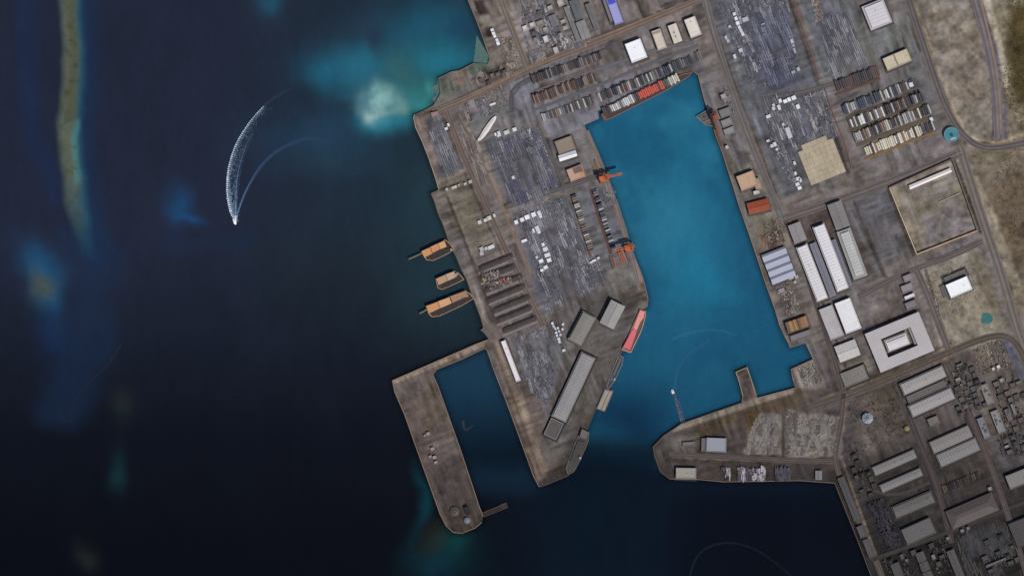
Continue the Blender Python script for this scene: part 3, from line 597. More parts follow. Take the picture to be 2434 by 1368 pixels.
B('grey lean-to south of the orange open shed', 1903, 797, 52, 15, 6, (118, 112, 110), 19, 'flat', cat='shed', name='shed')
for (x, y, ww, ll, c, lb) in ((1724, 268, 28, 20, (124, 121, 118), 'uppermost of three pale grey roofs behind the rusty quay crane'), (1727, 292, 26, 18, (130, 128, 124), 'middle of three pale grey roofs behind the rusty quay crane'),
    (1733, 312, 26, 16, (142, 138, 134), 'lowest of three pale grey roofs behind the rusty quay crane'), (1719, 230, 12, 12, (164, 160, 158), 'small pale hut north of the grey roofs on the east quay'),
    (1797, 457, 14, 9, (206, 202, 200), 'small white roof between the tan and the rust orange roofs'), (1727, 350, 7, 7, (204, 200, 196), 'tiny white hut on the east quay below the grey roofs')):
    B(lb, x, y, ww, ll, 7, c, 21, 'flat', cat='shed', name='shed', worn=.25)
# long warehouses
B('westernmost long white warehouse of the row', 1929, 648, 28, 138, 13, (212, 208, 208), 21.3, 'raised', lip=2.6, rim=(170, 164, 160), worn=.05)
B('middle long white warehouse, the longest of the row', 1973, 612, 29, 164, 14, (216, 212, 212), 21, 'raised', lip=2.6, rim=(180, 174, 172), worn=.05)
B('easternmost long grey-white warehouse of the row', 2024, 603, 34, 120, 13, (184, 182, 178), 20, 'raised', lip=7, rim=(148, 146, 142), worn=.12)
B('blue-grey strip shed between the two white warehouses', 1955, 641, 15, 134, 7, (118, 118, 128), 21, 'gable', worn=.08)
B('blue-grey strip shed left of the easternmost long warehouse', 1999, 625, 11, 116, 7, (114, 114, 124), 20.5, 'gable', worn=.08)
B('grey shed at the north end of the westernmost white warehouse', 1894, 553, 29, 44, 10, (138, 132, 130), 21, 'gable', worn=.12)
B('grey two-slope shed north of the easternmost long warehouse', 1992, 512, 33, 62, 11, (124, 119, 117), 20, 'gable', worn=.1)
B('pale rosy square roof left of the white square roof', 1975, 766, 34, 78, 8, (176, 170, 169), 21.5, 'flat', worn=.12)
B('white square warehouse south of the long white warehouses', 2014, 750, 39, 77, 12, (222, 219, 218), 21, 'flat', worn=.07)
B('mottled pale roof west of the courtyard building', 2013, 833, 50, 38, 9, (184, 180, 174), 21, 'gable', worn=.16)
B('low grey slab roof southwest of the courtyard building', 2030, 893, 60, 36, 4, (122, 116, 109), 22, 'flat', worn=.15)
# courtyard building: four wings round a court
t = B('large pale courtyard building with an inner white block', 2136, 812, 10, 10, 2, (168, 160, 158), 22.5, 'none', cat='building', name='courtyard_building')
for (x, y, a, b) in ((0, 36, 138, 26), (0, -37, 138, 26), (-54, -.5, 30, 47), (53, -.5, 32, 47)):
    MB().box(x, y, 0, 13, a, b).build('wing_wall', wallm((140, 132, 128)), t)
    MB().box(x, y, 13.01, 13.8, a-.02, b-.02).build('wing_roof', roofm((176, 169, 168), .07), t)
MB().box(34, 1, 0, 9, 5, 42).build('link_block', roofm((140, 134, 132), .1), t)
t = B('white inner block with grooved roof inside the courtyard', 2131, 812, 56, 31, 12, (206, 200, 199), 21, 'raised', lip=3, rim=(150, 142, 138), cat='building', name='inner_block')
MB().box(0, 8, 13, 14, 46, 1.5).build('roof_rib', roofm((130, 124, 120)), t)
# north-east
B('large white building with a raised roof in the north-east yard', 2083, 36, 54, 60, 13, (206, 200, 202), 22, 'raised', lip=5, rim=(176, 170, 172), worn=.04)
t = B('cream two-part warehouse above the container rows', 2131, 143, 62, 31, 10, (194, 182, 156), 23, 'flat', worn=.14); MB().box(-3, 0, 10.6, 12.4, 3, 28).build('roof_divider', roofm((140, 128, 108)), t)
B('very long thin white shed inside the walled compound', 2210, 425, 106, 8, 6, (226, 218, 210), 23, 'gable', rise=1.6, worn=.05, cat='shed', name='shed')
B('bright white warehouse alone on the bare eastern lot', 2277, 682, 55, 34, 13, (238, 238, 236), 23, 'flat', worn=.03)
B('low grey slab north of the lone white warehouse', 2270, 656, 56, 16, 3, (98, 95, 88), 23, 'flat', worn=.06)  # low grey slab along the strip north of the white warehouse
t = B('slatted grey lean-to on the west side of the lone white warehouse', 2243, 692, 12, 30, 5, (110, 104, 102), 23, 'none', cat='shed', name='shed')
for i in range(6): MB().box(-5+i*2, 0, 0, 5, 1.3, 30).build('slat', roofm((116, 110, 108)), t)
for (x, y, ww, ll, c, lb) in ((2157, 660, 22, 16, (136, 128, 128), 'upper dusty pink roof at the plot corner left of the lane'), (2155, 684, 28, 18, (142, 132, 134), 'middle dusty pink roof at the plot corner left of the lane'),
    (2161, 704, 25, 8, (222, 214, 216), 'thin white roof below the dusty pink roofs'), (2165, 724, 28, 18, (122, 114, 114), 'lowest dusty roof below the thin white one')):
    B(lb, x, y, ww, ll, 7, c, 22, 'flat', cat='shed', name='shed', worn=.14)
# south-east sheds, roof colours darkened to carry the southward dimming
SE = [('upper long white roof of the double warehouse below the bent road', 2193, 903, 106, 27, 10, (152, 147, 143), 24, 3),
 ('lower long white roof of the double warehouse below the bent road', 2213, 955, 106, 27, 10, (150, 145, 143), 24, 3),
 ('upper of two broad pale roofs touching along a dark gap', 2259, 1043, 96, 27, 9, (125, 119, 115), 24, 2),
 ('lower of two broad pale roofs touching along a dark gap', 2276, 1074, 98, 30, 9, (123, 119, 117), 24, 3),
 ('thin white roof, upper of the narrow pair by the southern lane', 2125, 1098, 103, 19, 8, (119, 115, 113), 23.5, 2),
 ('thin white roof, lower of the narrow pair by the southern lane', 2141, 1140, 100, 17, 8, (117, 114, 111), 23.5, 2),
 ('grey roof below the narrow pair of thin white roofs', 2170, 1198, 96, 27, 8, (92, 88, 86), 23, 3)]
for lb, x, y, ww, ll, hh, c, a, lp in SE:
    B(lb, x, y, ww+6, ll+4, hh, c, a, 'raised', lip=lp, rim=tuple(int(v*.66) for v in c), wall=(64, 58, 55), worn=.05)
B('dark connecting roof between the two halves of the double warehouse', 2203, 929, 104, 18, 6, (96, 90, 86), 24, 'flat', worn=.06)
B('plain grey rectangular roof at the end of the southern lane', 2182, 1261, 74, 40, 9, (88, 85, 84), 24, 'flat', worn=.04)
B('long grey hipped roof beside the lower road junction', 2309, 1212, 118, 44, 9, (78, 71, 67), 23, 'hip', worn=.1)
B('pale roof cut by the right edge beside the lower road', 2423, 1134, 64, 34, 10, (122, 118, 114), 22, 'flat', wall=(72, 68, 66))
B('dull grey roof cut by the right edge below the pale one', 2432, 1262, 56, 62, 9, (66, 61, 60), 22, 'flat')
for (x, y, ww, ll, hh, c, lb) in ((2271, 1342, 17, 76, 8, (76, 72, 72), 'long plain grey roof standing on end at the bottom edge'), (2197, 1345, 19, 72, 7, (74, 70, 69), 'roof of three joined cabins at the bottom edge'),
    (2133, 1358, 22, 46, 7, (68, 64, 63), 'leftmost of the grey roofs cut by the bottom edge'), (2017, 1184, 15, 108, 7, (72, 70, 69), 'long grey quayside shed at the corner of the peninsula'),
    (2047, 1262, 16, 30, 7, (78, 76, 76), 'short grey quayside shed between two longer ones'), (2064, 1302, 15, 48, 7, (76, 70, 72), 'mauve-grey quayside shed nearest the bottom edge'),
    (2345, 936, 18, 50, 7, (132, 122, 118), 'pinkish roof with dark stains right of the double warehouse'), (2337, 1016, 17, 52, 7, (122, 120, 124), 'left one of two stained white roofs near the right edge'),
    (2371, 1001, 19, 56, 7, (128, 124, 122), 'right one of two stained white roofs near the right edge'), (2396, 985, 12, 30, 6, (108, 98, 96), 'narrow brownish roof right of the stained white roofs'),
    (2408, 972, 7, 28, 6, (124, 116, 114), 'thin pale roof beside the narrow brownish one'), (2218, 1000, 26, 20, 6, (106, 102, 97), 'small mottled roof under the double warehouse')):
    t = B(lb, x, y, ww, ll, hh, c, 21.5, 'gable' if ll > 60 else 'flat', cat='shed', name='shed', worn=.2)
    if 'stained' in lb or 'stains' in lb:
        for i in range(6): MB().cyl(random.uniform(-.28, .28)*ww, random.uniform(-.35, .35)*ll, hh, hh+1.6+random.random(), random.uniform(1.2, 3), 8).build('roof_tank', metal((66, 64, 68)), t)
    if 'three joined' in lb:
        for yy in (-12, 12): MB().box(0, yy, hh, hh+2.8, ww+2, 1.2).build('party_wall', wallm((52, 49, 49)), t)
for (x, y, s, l2, c, lb) in ((2352, 1160, 9, 9, (128, 124, 122), 'tiny pale cabin at the north-east corner of the hipped roof'), (2286, 1260, 8, 8, (118, 114, 112), 'left one of two tiny cabins below the hipped roof'),
    (2300, 1254, 8, 8, (104, 100, 99), 'right one of two tiny cabins below the hipped roof'), (2252, 1278, 8, 8, (110, 106, 105), 'tiny cabin right of the plain grey rectangular roof'),
    (2154, 1330, 7, 7, (98, 95, 94), 'tiny cabin above the bottom edge left of the three joined cabins'), (2218, 1322, 8, 12, (112, 108, 107), 'tiny cabin right of the three joined cabins'),
    (2372, 871, 8, 8, (206, 202, 196), 'right bright hut of the pair in the eastern gravel yard'), (2360, 876, 7, 7, (196, 190, 186), 'left bright hut of the pair in the eastern gravel yard'),
    (2380, 903, 10, 10, (134, 134, 132), 'pale hut below the pair of bright huts'), (2280, 866, 16, 4, (120, 114, 108), 'thin pale lean-to in the yard right of the double warehouse'),
    (2276, 901, 12, 7, (140, 132, 124), 'small pale roof beside the double warehouse corner'), (2284, 914, 6, 6, (124, 112, 104), 'tiny tan hut beside the double warehouse corner'),
    (2392, 1060, 10, 6, (140, 136, 134), 'tiny pale cabin on the road below the stained roofs')):
    B(lb, x, y, s, l2, 6, c, 22, 'flat', cat='hut', name='hut', lip=.6)
B('thin pale roof with a ragged left end near the bottom right', 2370, 1334, 58, 6, 5, (96, 92, 92), 22, 'flat', cat='shed', name='shed', lip=.6)
def pack(cells, du, dv, zone, cols, label, group, ws=(9, 17), hs=(3, 6), keep=.7, ang=21.5):
    a0 = math.radians(ang); u = (math.cos(a0), -math.sin(a0)); v = (math.sin(a0), math.cos(a0)); cx, cy = zone
    for i in range(cells[0]):
        for j in range(cells[1]):
            random.seed(i*37+j*11+int(cx)); 
            if random.random() > keep: continue
            p = (i-(cells[0]-1)/2)*du+random.uniform(-1.5, 1.5); q = (j-(cells[1]-1)/2)*dv+random.uniform(-1.5, 1.5)
            x, y = cx+u[0]*p+v[0]*q, cy+u[1]*p+v[1]*q
            if any(math.hypot(x-o[0], y-o[1]) < o[2]+8 for o in OCC): continue
            ww, ll = random.uniform(*ws), random.uniform(*ws); ww, ll = min(ww, du-2.5), min(ll, dv-2.5)
            c = random.choice(cols); B(label, x, y, ww, ll, random.uniform(*hs), c, ang, random.choice(['flat', 'flat', 'hip']), cat='shed', name='shed', worn=.25, lip=.8, group=group, wall=tuple(int(k*.6) for k in c))
DC = [(72, 66, 64), (88, 82, 78), (60, 55, 54), (104, 98, 93), (78, 74, 74), (94, 86, 80)]
pack((5, 7), 16, 15, (2296, 930), DC, 'small dull roof packed in the plot right of the double warehouse', 'packed small roofs right of the double warehouse')
pack((4, 4), 17, 15, (2400, 925), DC, 'small dull roof in the plot under the bright pair of huts', 'small roofs under the bright pair of huts', keep=.6)
pack((4, 5), 17, 15, (2412, 1035), DC, 'small dull roof at the right edge beside the stained roofs', 'small roofs at the right edge', keep=.65)
pack((3, 8), 15, 17, (2046, 1120), [(60, 55, 52), (72, 66, 62), (50, 46, 44)], 'small dark roof in the strip above the quayside sheds', 'small dark roofs above the quayside sheds', keep=.55)
pack((9, 4), 15, 16, (2180, 1335), [(64, 60, 58), (78, 73, 71), (52, 48, 47), (86, 81, 79)], 'small grey roof crowded at the bottom edge', 'small grey roofs at the bottom edge', keep=.6)
pack((6, 5), 17, 16, (2365, 1315), [(60, 57, 56), (72, 68, 66), (50, 48, 49)], 'small dim roof below the hipped warehouse', 'small dim roofs below the hipped warehouse', keep=.4)
pack((2, 6), 12, 15, (1732, 268), [(118, 115, 112), (132, 128, 124), (100, 96, 94)], 'small pale roof behind the rusty quay crane', 'small pale roofs behind the rusty crane', ws=(7, 11), keep=.5)
pack((6, 6), 15, 14, (1300, 60), [(120, 114, 109), (140, 134, 128), (98, 93, 90), (110, 108, 110), (168, 162, 156)], 'small weathered roof among the north-west works', 'small weathered roofs in the north-west works', ws=(7, 13), keep=.5)
pack((5, 2), 15, 13, (1172, 186), [(98, 86, 80), (82, 72, 68), (116, 106, 98)], 'small brown roof north of the shore road', 'small brown roofs north of the shore road', ws=(7, 12), keep=.7)
# peninsula
B('blue-white flat building on the western peninsula', 1702, 1056, 47, 33, 8, (142, 143, 150), -2, 'flat', cat='building', name='flat_building', worn=.07)
B('brown-grey side annex left of the blue-white flat building', 1672, 1056, 11, 32, 5, (104, 96, 95), -2, 'flat', cat='shed', name='shed')
B('cream rectangular warehouse at the south edge of the peninsula', 1630, 1123, 48, 25, 9, (146, 141, 131), -1, 'flat', worn=.05)
B('small pale ruin-like building at the peninsula tip', 1637, 1054, 30, 10, 4, (112, 106, 102), 4, 'flat', cat='shed', name='shed', worn=.3)
B('small blue-grey roof near the east end of the peninsula row', 1945, 1128, 14, 20, 6, (112, 114, 116), 0, 'gable', cat='shed', name='shed')
B('dark block on the round end of the breakwater', 1110, 1212, 10, 19, 9, (32, 27, 25), 20, 'flat', cat='shed', name='shed', lip=.8)

# walled compound
t = empty('perimeter_wall', 2218, 490); tag(t, 'tall pale wall round the compound with the long thin white shed', 'wall')
cx, cy = xy(2218, 490); W4 = [xy(*p) for p in [(2113, 446), (2262, 378), (2322, 548), (2178, 604)]]
for i in range(4):
    a, b = W4[i], W4[(i+1) % 4]
    mb = MB(); mb.beam((a[0]-cx, a[1]-cy, 3), (b[0]-cx, b[1]-cy, 3), 2.0); mb.V = [(x, y, 0 if z < 3 else 7) for x, y, z in mb.V]
    mb.build('wall_side', wallm([(108, 96, 86), (110, 98, 88), (206, 170, 132), (188, 172, 150)][i]), t)
o = ribbon('low_wall', [(2232, 480), (2282, 458)], 1.6, GZ+3, wallm((170, 160, 150)), thick=3, smooth=0); tag(o, 'low pale wall crossing the middle of the walled compound', 'wall')

# tanks, domes, pond
t = empty('water_tank', 2260, 320); tag(t, 'round turquoise tank beside the road roundabout', 'tank')
MB().cyl(0, 0, 0, 8, 17.5, 40).build('tank_wall', wallm((120, 160, 166)), t); MB().cyl(0, 0, 8, 8.3, 16.6, 40).build('water_surface', roofm((70, 128, 138), .15), t)
mb = MB(); n = 40
for i in range(n):
    a, b = 2*math.pi*i/n, 2*math.pi*(i+1)/n
    k = len(mb.V); mb.V += [(17.6*math.cos(a), 17.6*math.sin(a), 9.5), (17.6*math.cos(b), 17.6*math.sin(b), 9.5), (15.6*math.cos(b), 15.6*math.sin(b), 9.5), (15.6*math.cos(a), 15.6*math.sin(a), 9.5)]; mb.F.append((k, k+1, k+2, k+3)); mb.K.append(0)
mb.build('rim', roofm((96, 140, 148)), t); MB().cyl(1, -1, 8.3, 12, 4.2, 16, 3).build('centre_column', metal((44, 84, 96)), t)
MB().box(4, -10, 8.4, 9, 14, 5, .3).build('foam_scum', roofm((140, 176, 186)), t)
t = empty('storage_tank', 2061, 993); tag(t, 'round white storage tank on the dark lot left of the double warehouse', 'tank')
MB().cyl(0, 0, 0, 8, 13, 32).build('tank_wall', wallm((120, 124, 130)), t); MB().cyl(0, 0, 8, 11, 13, 32, 3).build('roof', roofm((144, 150, 158), .3), t); MB().cyl(0, 0, 11, 13, 3.4, 12).build('vent', metal((96, 98, 104)), t)
for i in range(8): MB().beam((3*math.cos(i*.785), 3*math.sin(i*.785), 11.3), (12.5*math.cos(i*.785), 12.5*math.sin(i*.785), 8.6), .8).build('roof_rib', metal((104, 108, 114)), t)
t = empty('storage_tank', 2155, 1017); tag(t, 'small yellow-roofed tank left of the lane below the double warehouse', 'tank')
MB().cyl(0, 0, 0, 5, 6.5, 16).build('tank_wall', wallm((104, 98, 66)), t); MB().cyl(0, 0, 5, 7, 6.5, 16, 3).build('roof', roofm((134, 126, 76), .2), t)
t = empty('storage_tank', 1081, 1214); tag(t, 'low round grey tank on the round end of the breakwater', 'tank')
MB().cyl(0, 0, 0, 4, 12, 24).build('tank_wall', wallm((66, 60, 55)), t); MB().cyl(0, 0, 4, 6, 11, 24, 4).build('roof', roofm((78, 73, 67), .3), t)
t = empty('dome', 1110, 1235); tag(t, 'small pale dome beside the dark block at the breakwater end', 'dome')
mb = MB(); zz = [(8.5, 0), (8.2, 3), (6.6, 5.5), (3.6, 7.2)]
for (r0, a), (r1, b) in zip(zz, zz[1:]): mb.cyl(0, 0, a, b, r0, 16, r1)
mb.build('dome_shell', roofm((112, 120, 120), .15), t)
pp = [xy(2345+13*math.cos(a)*(1+.22*math.sin(3*a+1)), 756+15*math.sin(a)*(1+.2*math.cos(2*a))) for a in np.linspace(0, 6.28, 22)[:-1]]
tag(MB().prism(pp, GZ, GZ+.8).build('pond', roofm((46, 106, 108), .25)), kind='structure')

# breakwater huts
for x, y, s, lb in ((1018, 1030, 8, 'pale hut, northernmost of those along the breakwater'), (1010, 1034, 5, 'tiny dark-fronted hut left of the northernmost breakwater hut'), (1028, 1066, 8, 'pale hut, second from the north along the breakwater'),
                  (1033, 1086, 8, 'pale hut, third from the north along the breakwater'), (1023, 1084, 6, 'small grey hut left of the third breakwater hut'), (1036, 1098, 7, 'pale hut, southernmost of those along the breakwater')):
    B(lb, x, y, s, s, 5, (150, 140, 136), 20, 'flat', cat='hut', name='hut', lip=.6, wall=(90, 80, 76))

# ------------------------------------------------------------------ stockpile ridges and paved slab yard
for i, lb in enumerate(['northernmost of the long dark stockpile ridges by the west shore', 'second long stockpile ridge, between the white huts and the scrap row', 'long stockpile ridge just above the red scrap row', 'long stockpile ridge just below the red scrap row',
                        'fifth long stockpile ridge from the north by the west shore', 'last but one of the long stockpile ridges, near the white shed', 'southernmost long stockpile ridge above the inner basin']):
    x0, y0 = 1178+i*9.5-4*(i % 2), 622+i*24.5; t = empty('stockpile', x0, y0, GZ, 22)
    b0 = xy(x0+4, y0+11); tag(mk('haul_lane', [(b0[0]+a*math.cos(.384)-b*math.sin(.384), b0[1]+a*math.sin(.384)+b*math.cos(.384), GZ+.14) for a, b in ((-49, -2.6), (48, -2.2), (50, 2.4), (-47, 2.8))], [(0, 1, 2, 3)], roadm((122, 114, 111))), kind='structure')
    V = []; F = []; n = 40; m_ = 7
    for a in range(n+1):
        u = a/n; env = math.sin(math.pi*min(1, u*8)/2)*math.sin(math.pi*min(1, (1-u)*8)/2)
        for b in range(m_+1):
            v = b/m_; hgt = env*math.sin(math.pi*v)*(4.6+random.random()*1.6)
            V.append(((u-.5)*(100-4*abs(i-3)), (v-.5)*(15+random.random()), hgt if 0 < b < m_ else -.2))
    for a in range(n):
        for b in range(m_): k = a*(m_+1)+b; F.append((k, k+m_+1, k+m_+2, k+1))
    o = mk('soil_ridge', V, F, base_mat('heaped_soil', (70, 63, 61), .95, [(.15, 0, (1, 1, 1), .75, 1.2), (.8, 0, (1, 1, 1), .7, 1.2)], bump=.6), t); tag(t, lb, 'stockpile')
t = empty('slab_stack', 1950, 377, GZ, 22); tag(t, 'broad square of pale tan concrete slabs in the eastern yard', 'slab yard')
tm = {}
for i in range(7):
    for j in range(8):
        if (i, j) in ((0, 7), (6, 7)): continue
        k = random.choice([0, 0, 1, 2]); z = 2.5+random.random()*1.2
        if k not in tm:
            tm[k] = mk('slab', *(lambda m: (m.V, m.F))(MB().box(0, 0, 0, 3.4, 12.45, 11.95)), roofm([(176, 162, 136), (172, 158, 131), (180, 166, 141)][k], .2), t); o = tm[k]
        else: o = tm[k].copy(); C.objects.link(o); o.parent = t
        o.location = ((-38+i*12.7)*S, (-45+j*12.2)*S, random.uniform(-.35, .1)*S)

# ------------------------------------------------------------------ containers
PAL = {'umber': (62, 50, 44), 'coal': (32, 29, 28), 'ochre': (84, 72, 54), 'brown': (84, 72, 69), 'rust': (104, 78, 69), 'grey': (116, 114, 116), 'pale': (176, 172, 168), 'white': (214, 212, 208), 'dark': (58, 58, 64), 'blue': (68, 76, 94), 'red': (206, 92, 78), 'cream': (208, 198, 172), 'tan': (134, 114, 98), 'orange': (158, 86, 58), 'green': (84, 96, 88)}
WORD = {'brown': 'dull brown', 'rust': 'rust red', 'grey': 'mid grey', 'pale': 'pale grey', 'white': 'white', 'dark': 'near-black', 'blue': 'slate blue', 'red': 'bright red', 'cream': 'cream', 'tan': 'tan', 'orange': 'orange', 'green': 'grey-green'}
NC = 0; _cm = {}; REST = MB()
def container(px, py, w, l, h, key, ang, place, group, z=GZ):
    global NC
    mesh_key = (key, round(w, 1), round(l, 1))
    x, y = xy(px, py)
    if NC >= 300:
        REST.box(x, y, z, z+h, w, l, math.radians(ang), lin(PAL[key])); return
    if mesh_key not in _cm:
        m = MB().box(0, 0, 0, .94, w, l)
        for i in range(3): m.box(0, (i-1)*l*.31, .94, 1.0, w*.82, l*.24)
        me = mk('shipping_container', m.V, m.F, metal(PAL[key])); _cm[mesh_key] = me.data; o = me
    else:
        o = bpy.data.objects.new('shipping_container', _cm[mesh_key]); C.objects.link(o)
    o.location = (x*S, y*S, z*S); o.rotation_euler = (0, 0, math.radians(ang+random.uniform(-.8, .8))); o.scale = (1, 1, h)
    tag(o, '%s shipping container %s' % (WORD[key], place), 'container', group); NC += 1
def third(u): return 'near the west end of' if u < .33 else ('in the middle of' if u < .67 else 'near the east end of')
def crow(p0, p1, depth, keys, place, group, pitch=5.0, z=GZ, ang=None, hs=(4, 4, 8, 8, 12), skip=.06, split=False, jit=0):
    d = Vector(p1)-Vector(p0); n = int(d.length/pitch)
    a = ang if ang is not None else math.degrees(math.atan2(-d.y, d.x))
    hcur = random.choice(hs)
    for i in range(n):
        if random.random() < skip: continue
        if random.random() < .4: hcur = random.choice(hs)
        q = Vector(p0)+d*((i+.5)/n); kk = keys(i/n) if callable(keys) else random.choice(keys)
        dd = random.uniform(-.8, .8)+jit*random.uniform(-1, 1); nx_, ny_ = math.sin(math.radians(a)), math.cos(math.radians(a))
        ln = round(depth*random.choice([1, 1, .88, .76]))
        container(q.x+nx_*dd, q.y+ny_*dd, pitch*.8, ln, hcur, kk, a, third(i/n)+' '+place, group, z)
def shipkeys(u):
    if u < .08: return random.choice(['brown', 'dark'])
    if u < .38: return random.choice(['white', 'pale', 'white', 'pale', 'dark', 'grey'])
    if u < .46: return random.choice(['grey', 'brown', 'pale'])
    if u < .78: return random.choice(['red', 'red', 'red', 'rust'])
    if u < .86: return random.choice(['green', 'grey'])
    return random.choice(['white', 'pale', 'cream'])
crow((1433, 268), (1612, 184), 21, shipkeys, 'the load on the moored ship', 'containers on the moored ship', 4.9, z=7.5, hs=(7, 7, 8), skip=.02)
crow((2003, 262), (2172, 198), 25, lambda u: random.choice(['dark', 'blue', 'blue', 'grey', 'pale']) if u < .45 else random.choice(['dark', 'white', 'pale', 'grey', 'blue', 'brown']), 'the uppermost eastern container row', 'first eastern container row', 4.9, skip=.02)
crow((2017, 296), (2192, 229), 25, ['brown', 'pale', 'white', 'tan', 'dark', 'grey', 'dark', 'cream', 'brown'], 'the second eastern container row', 'second eastern container row', 4.9, skip=.02)
crow((2029, 328), (2210, 259), 25, ['brown', 'pale', 'pale', 'tan', 'dark', 'grey', 'dark', 'cream'], 'the third eastern container row', 'third eastern container row', 4.9, skip=.02)
crow((2056, 360), (2218, 298), 25, lambda u: random.choice(['cream', 'cream', 'white', 'tan', 'dark', 'cream']) if u < .8 else random.choice(['dark', 'brown', 'pale']), 'the lowest eastern container row', 'fourth eastern container row', 4.9, skip=.02)
crow((1986, 206), (2088, 168), 27, ['brown', 'brown', 'rust', 'dark', 'brown'], 'the dark brown block', 'dark brown container block', 4.9)
crow((1500, 202), (1596, 162), 22, ['dark', 'grey', 'pale', 'brown', 'grey', 'blue', 'dark'], 'the row just inland of the ship', 'containers inland of the ship', 4.8)
crow((1596, 162), (1666, 130), 24, ['dark', 'blue', 'dark', 'grey', 'brown'], 'the stack at the basin corner', 'containers at the basin corner', 4.8)
crow((1368, 252), (1498, 204), 22, ['brown', 'tan', 'grey', 'dark', 'pale', 'brown'], 'the row north-west of the ship', 'containers north-west of the ship', 4.8)
crow((1450, 625), (1464, 621), 32, ['orange', 'brown', 'orange'], 'the small stacks by the southern crane', 'orange containers by the crane', 4.9); crow((1472, 614), (1492, 606), 32, ['orange', 'orange', 'tan', 'rust'], 'the small stacks by the southern crane', 'orange containers by the crane', 4.9)
crow((1288, 280), (1366, 254), 20, ['grey', 'pale', 'brown', 'tan', 'grey', 'dark'], 'the short row above the western warehouses', 'short row above the western warehouses', 4.8)
crow((1268, 238), (1416, 184), 24, ['brown', 'brown', 'rust', 'tan', 'dark', 'tan'], 'the brown row inside the road loop', 'brown row inside the road loop', 4.6)
crow((1264, 190), (1430, 132), 22, ['brown', 'brown', 'rust', 'grey', 'dark'], '', '', 4.6)
def vrow(p0, p1, width, keys, pitch=5.2):
    d = Vector(p1)-Vector(p0); n = int(d.length/pitch)
    for i in range(n):
        if random.random() < .05: continue
        q = Vector(p0)+d*(i/n); container(q.x, q.y, width, pitch*.72, random.choice([4, 8, 8, 12]), random.choice(keys), 21, '', '')
vrow((1364, 466), (1408, 604), 13, ['pale', 'grey', 'grey', 'tan', 'brown', 'pale', 'tan']); vrow((1414, 452), (1462, 602), 12, ['grey', 'pale', 'blue', 'green', 'grey', 'dark'])
vrow((2250, 1150), (2252, 1154), 3, ['brown'])
crow((2240, 1162), (2328, 1126), 18, ['umber', 'coal', 'coal', 'umber', 'ochre'], '', '', 5.5, hs=(3, 4))
o = REST.build('shipping_containers', M_TINT, cols=True); tag(o, 'brown and grey shipping containers in the remaining rows of the port', 'containers', kind='stuff')
for p, q, wd, c in (((1357, 462), (1404, 612), 5, (98, 66, 56)), ((1403, 450), (1452, 604), 6, (92, 66, 58)), ((1350, 350), (1352, 352), 1, (90, 80, 80)), ((1985, 226), (2092, 186), 6, (92, 70, 60)),
                    ((2012, 283), (2185, 217), 9, (86, 74, 64)), ((2022, 314), (2200, 246), 8, (94, 82, 64)), ((2036, 346), (2218, 277), 8, (94, 82, 66)), ((2056, 378), (2222, 314), 5, (128, 98, 62)), ((1272, 216), (1420, 163), 3, (118, 96, 84))):
    tag(ribbon('truck_lane', [p, q], wd, GZ+1.35, roadm(c), smooth=0), kind='structure')

# ------------------------------------------------------------------ ships
def ship(label, hull, z=6, hullc=(120, 96, 76), deckc=(40, 32, 30), covers=(), house=None, boom=None, name='cargo_ship', cat='ship', rail=True):
    cx = sum(p[0] for p in hull)/len(hull); cy = sum(p[1] for p in hull)/len(hull)
    t = empty(name, cx, cy, 0); tag(t, label, cat); O = xy(cx, cy)
    L_ = lambda p: (xy(*p)[0]-O[0], xy(*p)[1]-O[1])
    MB().prism([L_(p) for p in hull], -2, z, inset=.08).build('hull', metal(hullc), t)
    MB().prism([(L_(p)[0]*.93, L_(p)[1]*.93) for p in hull], z-.3, z+.3).build('deck', metal(deckc), t)
    if rail:
        h2 = [L_(p) for p in hull]
        mb = MB()
        for a, b in zip(h2, h2[1:]+h2[:1]): mb.beam((a[0]*.98, a[1]*.98, z+.8), (b[0]*.98, b[1]*.98, z+.8), 1.6)
        mb.build('bulwark', metal(tuple(min(255, int(v*1.35)) for v in hullc)), t)
    for q, c, h in covers: MB().prism([L_(p) for p in q], z+.3, z+h).build('hatch_cover', roofm(c, .12), t)
    if house: q, c, h = house; MB().prism([L_(p) for p in q], z+.3, z+h).build('bridge_house', wallm(c), t)
    if covers and name == 'cargo_ship':
        q = hull[3] if len(hull) > 7 else hull[2]; p_ = L_(q); MB().box(p_[0]*.82, p_[1]*.82, z+.3, z+7, 5, 6, .4).build('wheelhouse', wallm((150, 140, 126)), t)
        MB().cyl(p_[0]*.62, p_[1]*.62, z, z+11, .9, 8).build('mast', metal((120, 104, 84)), t)
        mb = MB(); k_ = len(hull)//2
        for i in range(4): p_ = L_(hull[-1-i]); mb.box(p_[0]*.78, p_[1]*.78, z, z+2, 3.2, 2.2, .4)
        mb.build('deck_gear', metal((96, 84, 72)), t)
    if boom:
        a, b = L_(boom[0]), L_(boom[1]); mb = MB().beam((a[0], a[1], z+3), (b[0], b[1], z+5), 2.2); mb.beam((a[0], a[1], z), (a[0], a[1], z+5), 2.5); mb.build('boom', metal((140, 120, 84)), t)
    return t
ORG = (196, 146, 98)
ship('northernmost of the three orange-decked ships, with a long boom to the west', [(1000, 598), (1058, 569), (1066, 574), (1080, 592), (1066, 602), (1030, 619), (1014, 618), (1008, 610)], covers=[([(1002, 597), (1022, 588), (1028, 602), (1009, 612)], (204, 146, 92), 8), ([(1023, 587), (1040, 579), (1046, 592), (1029, 601)], (200, 140, 98), 8.6), ([(1041, 579), (1056, 572), (1062, 586), (1047, 592)], (204, 154, 102), 8)], boom=((1003, 602), (972, 616)))
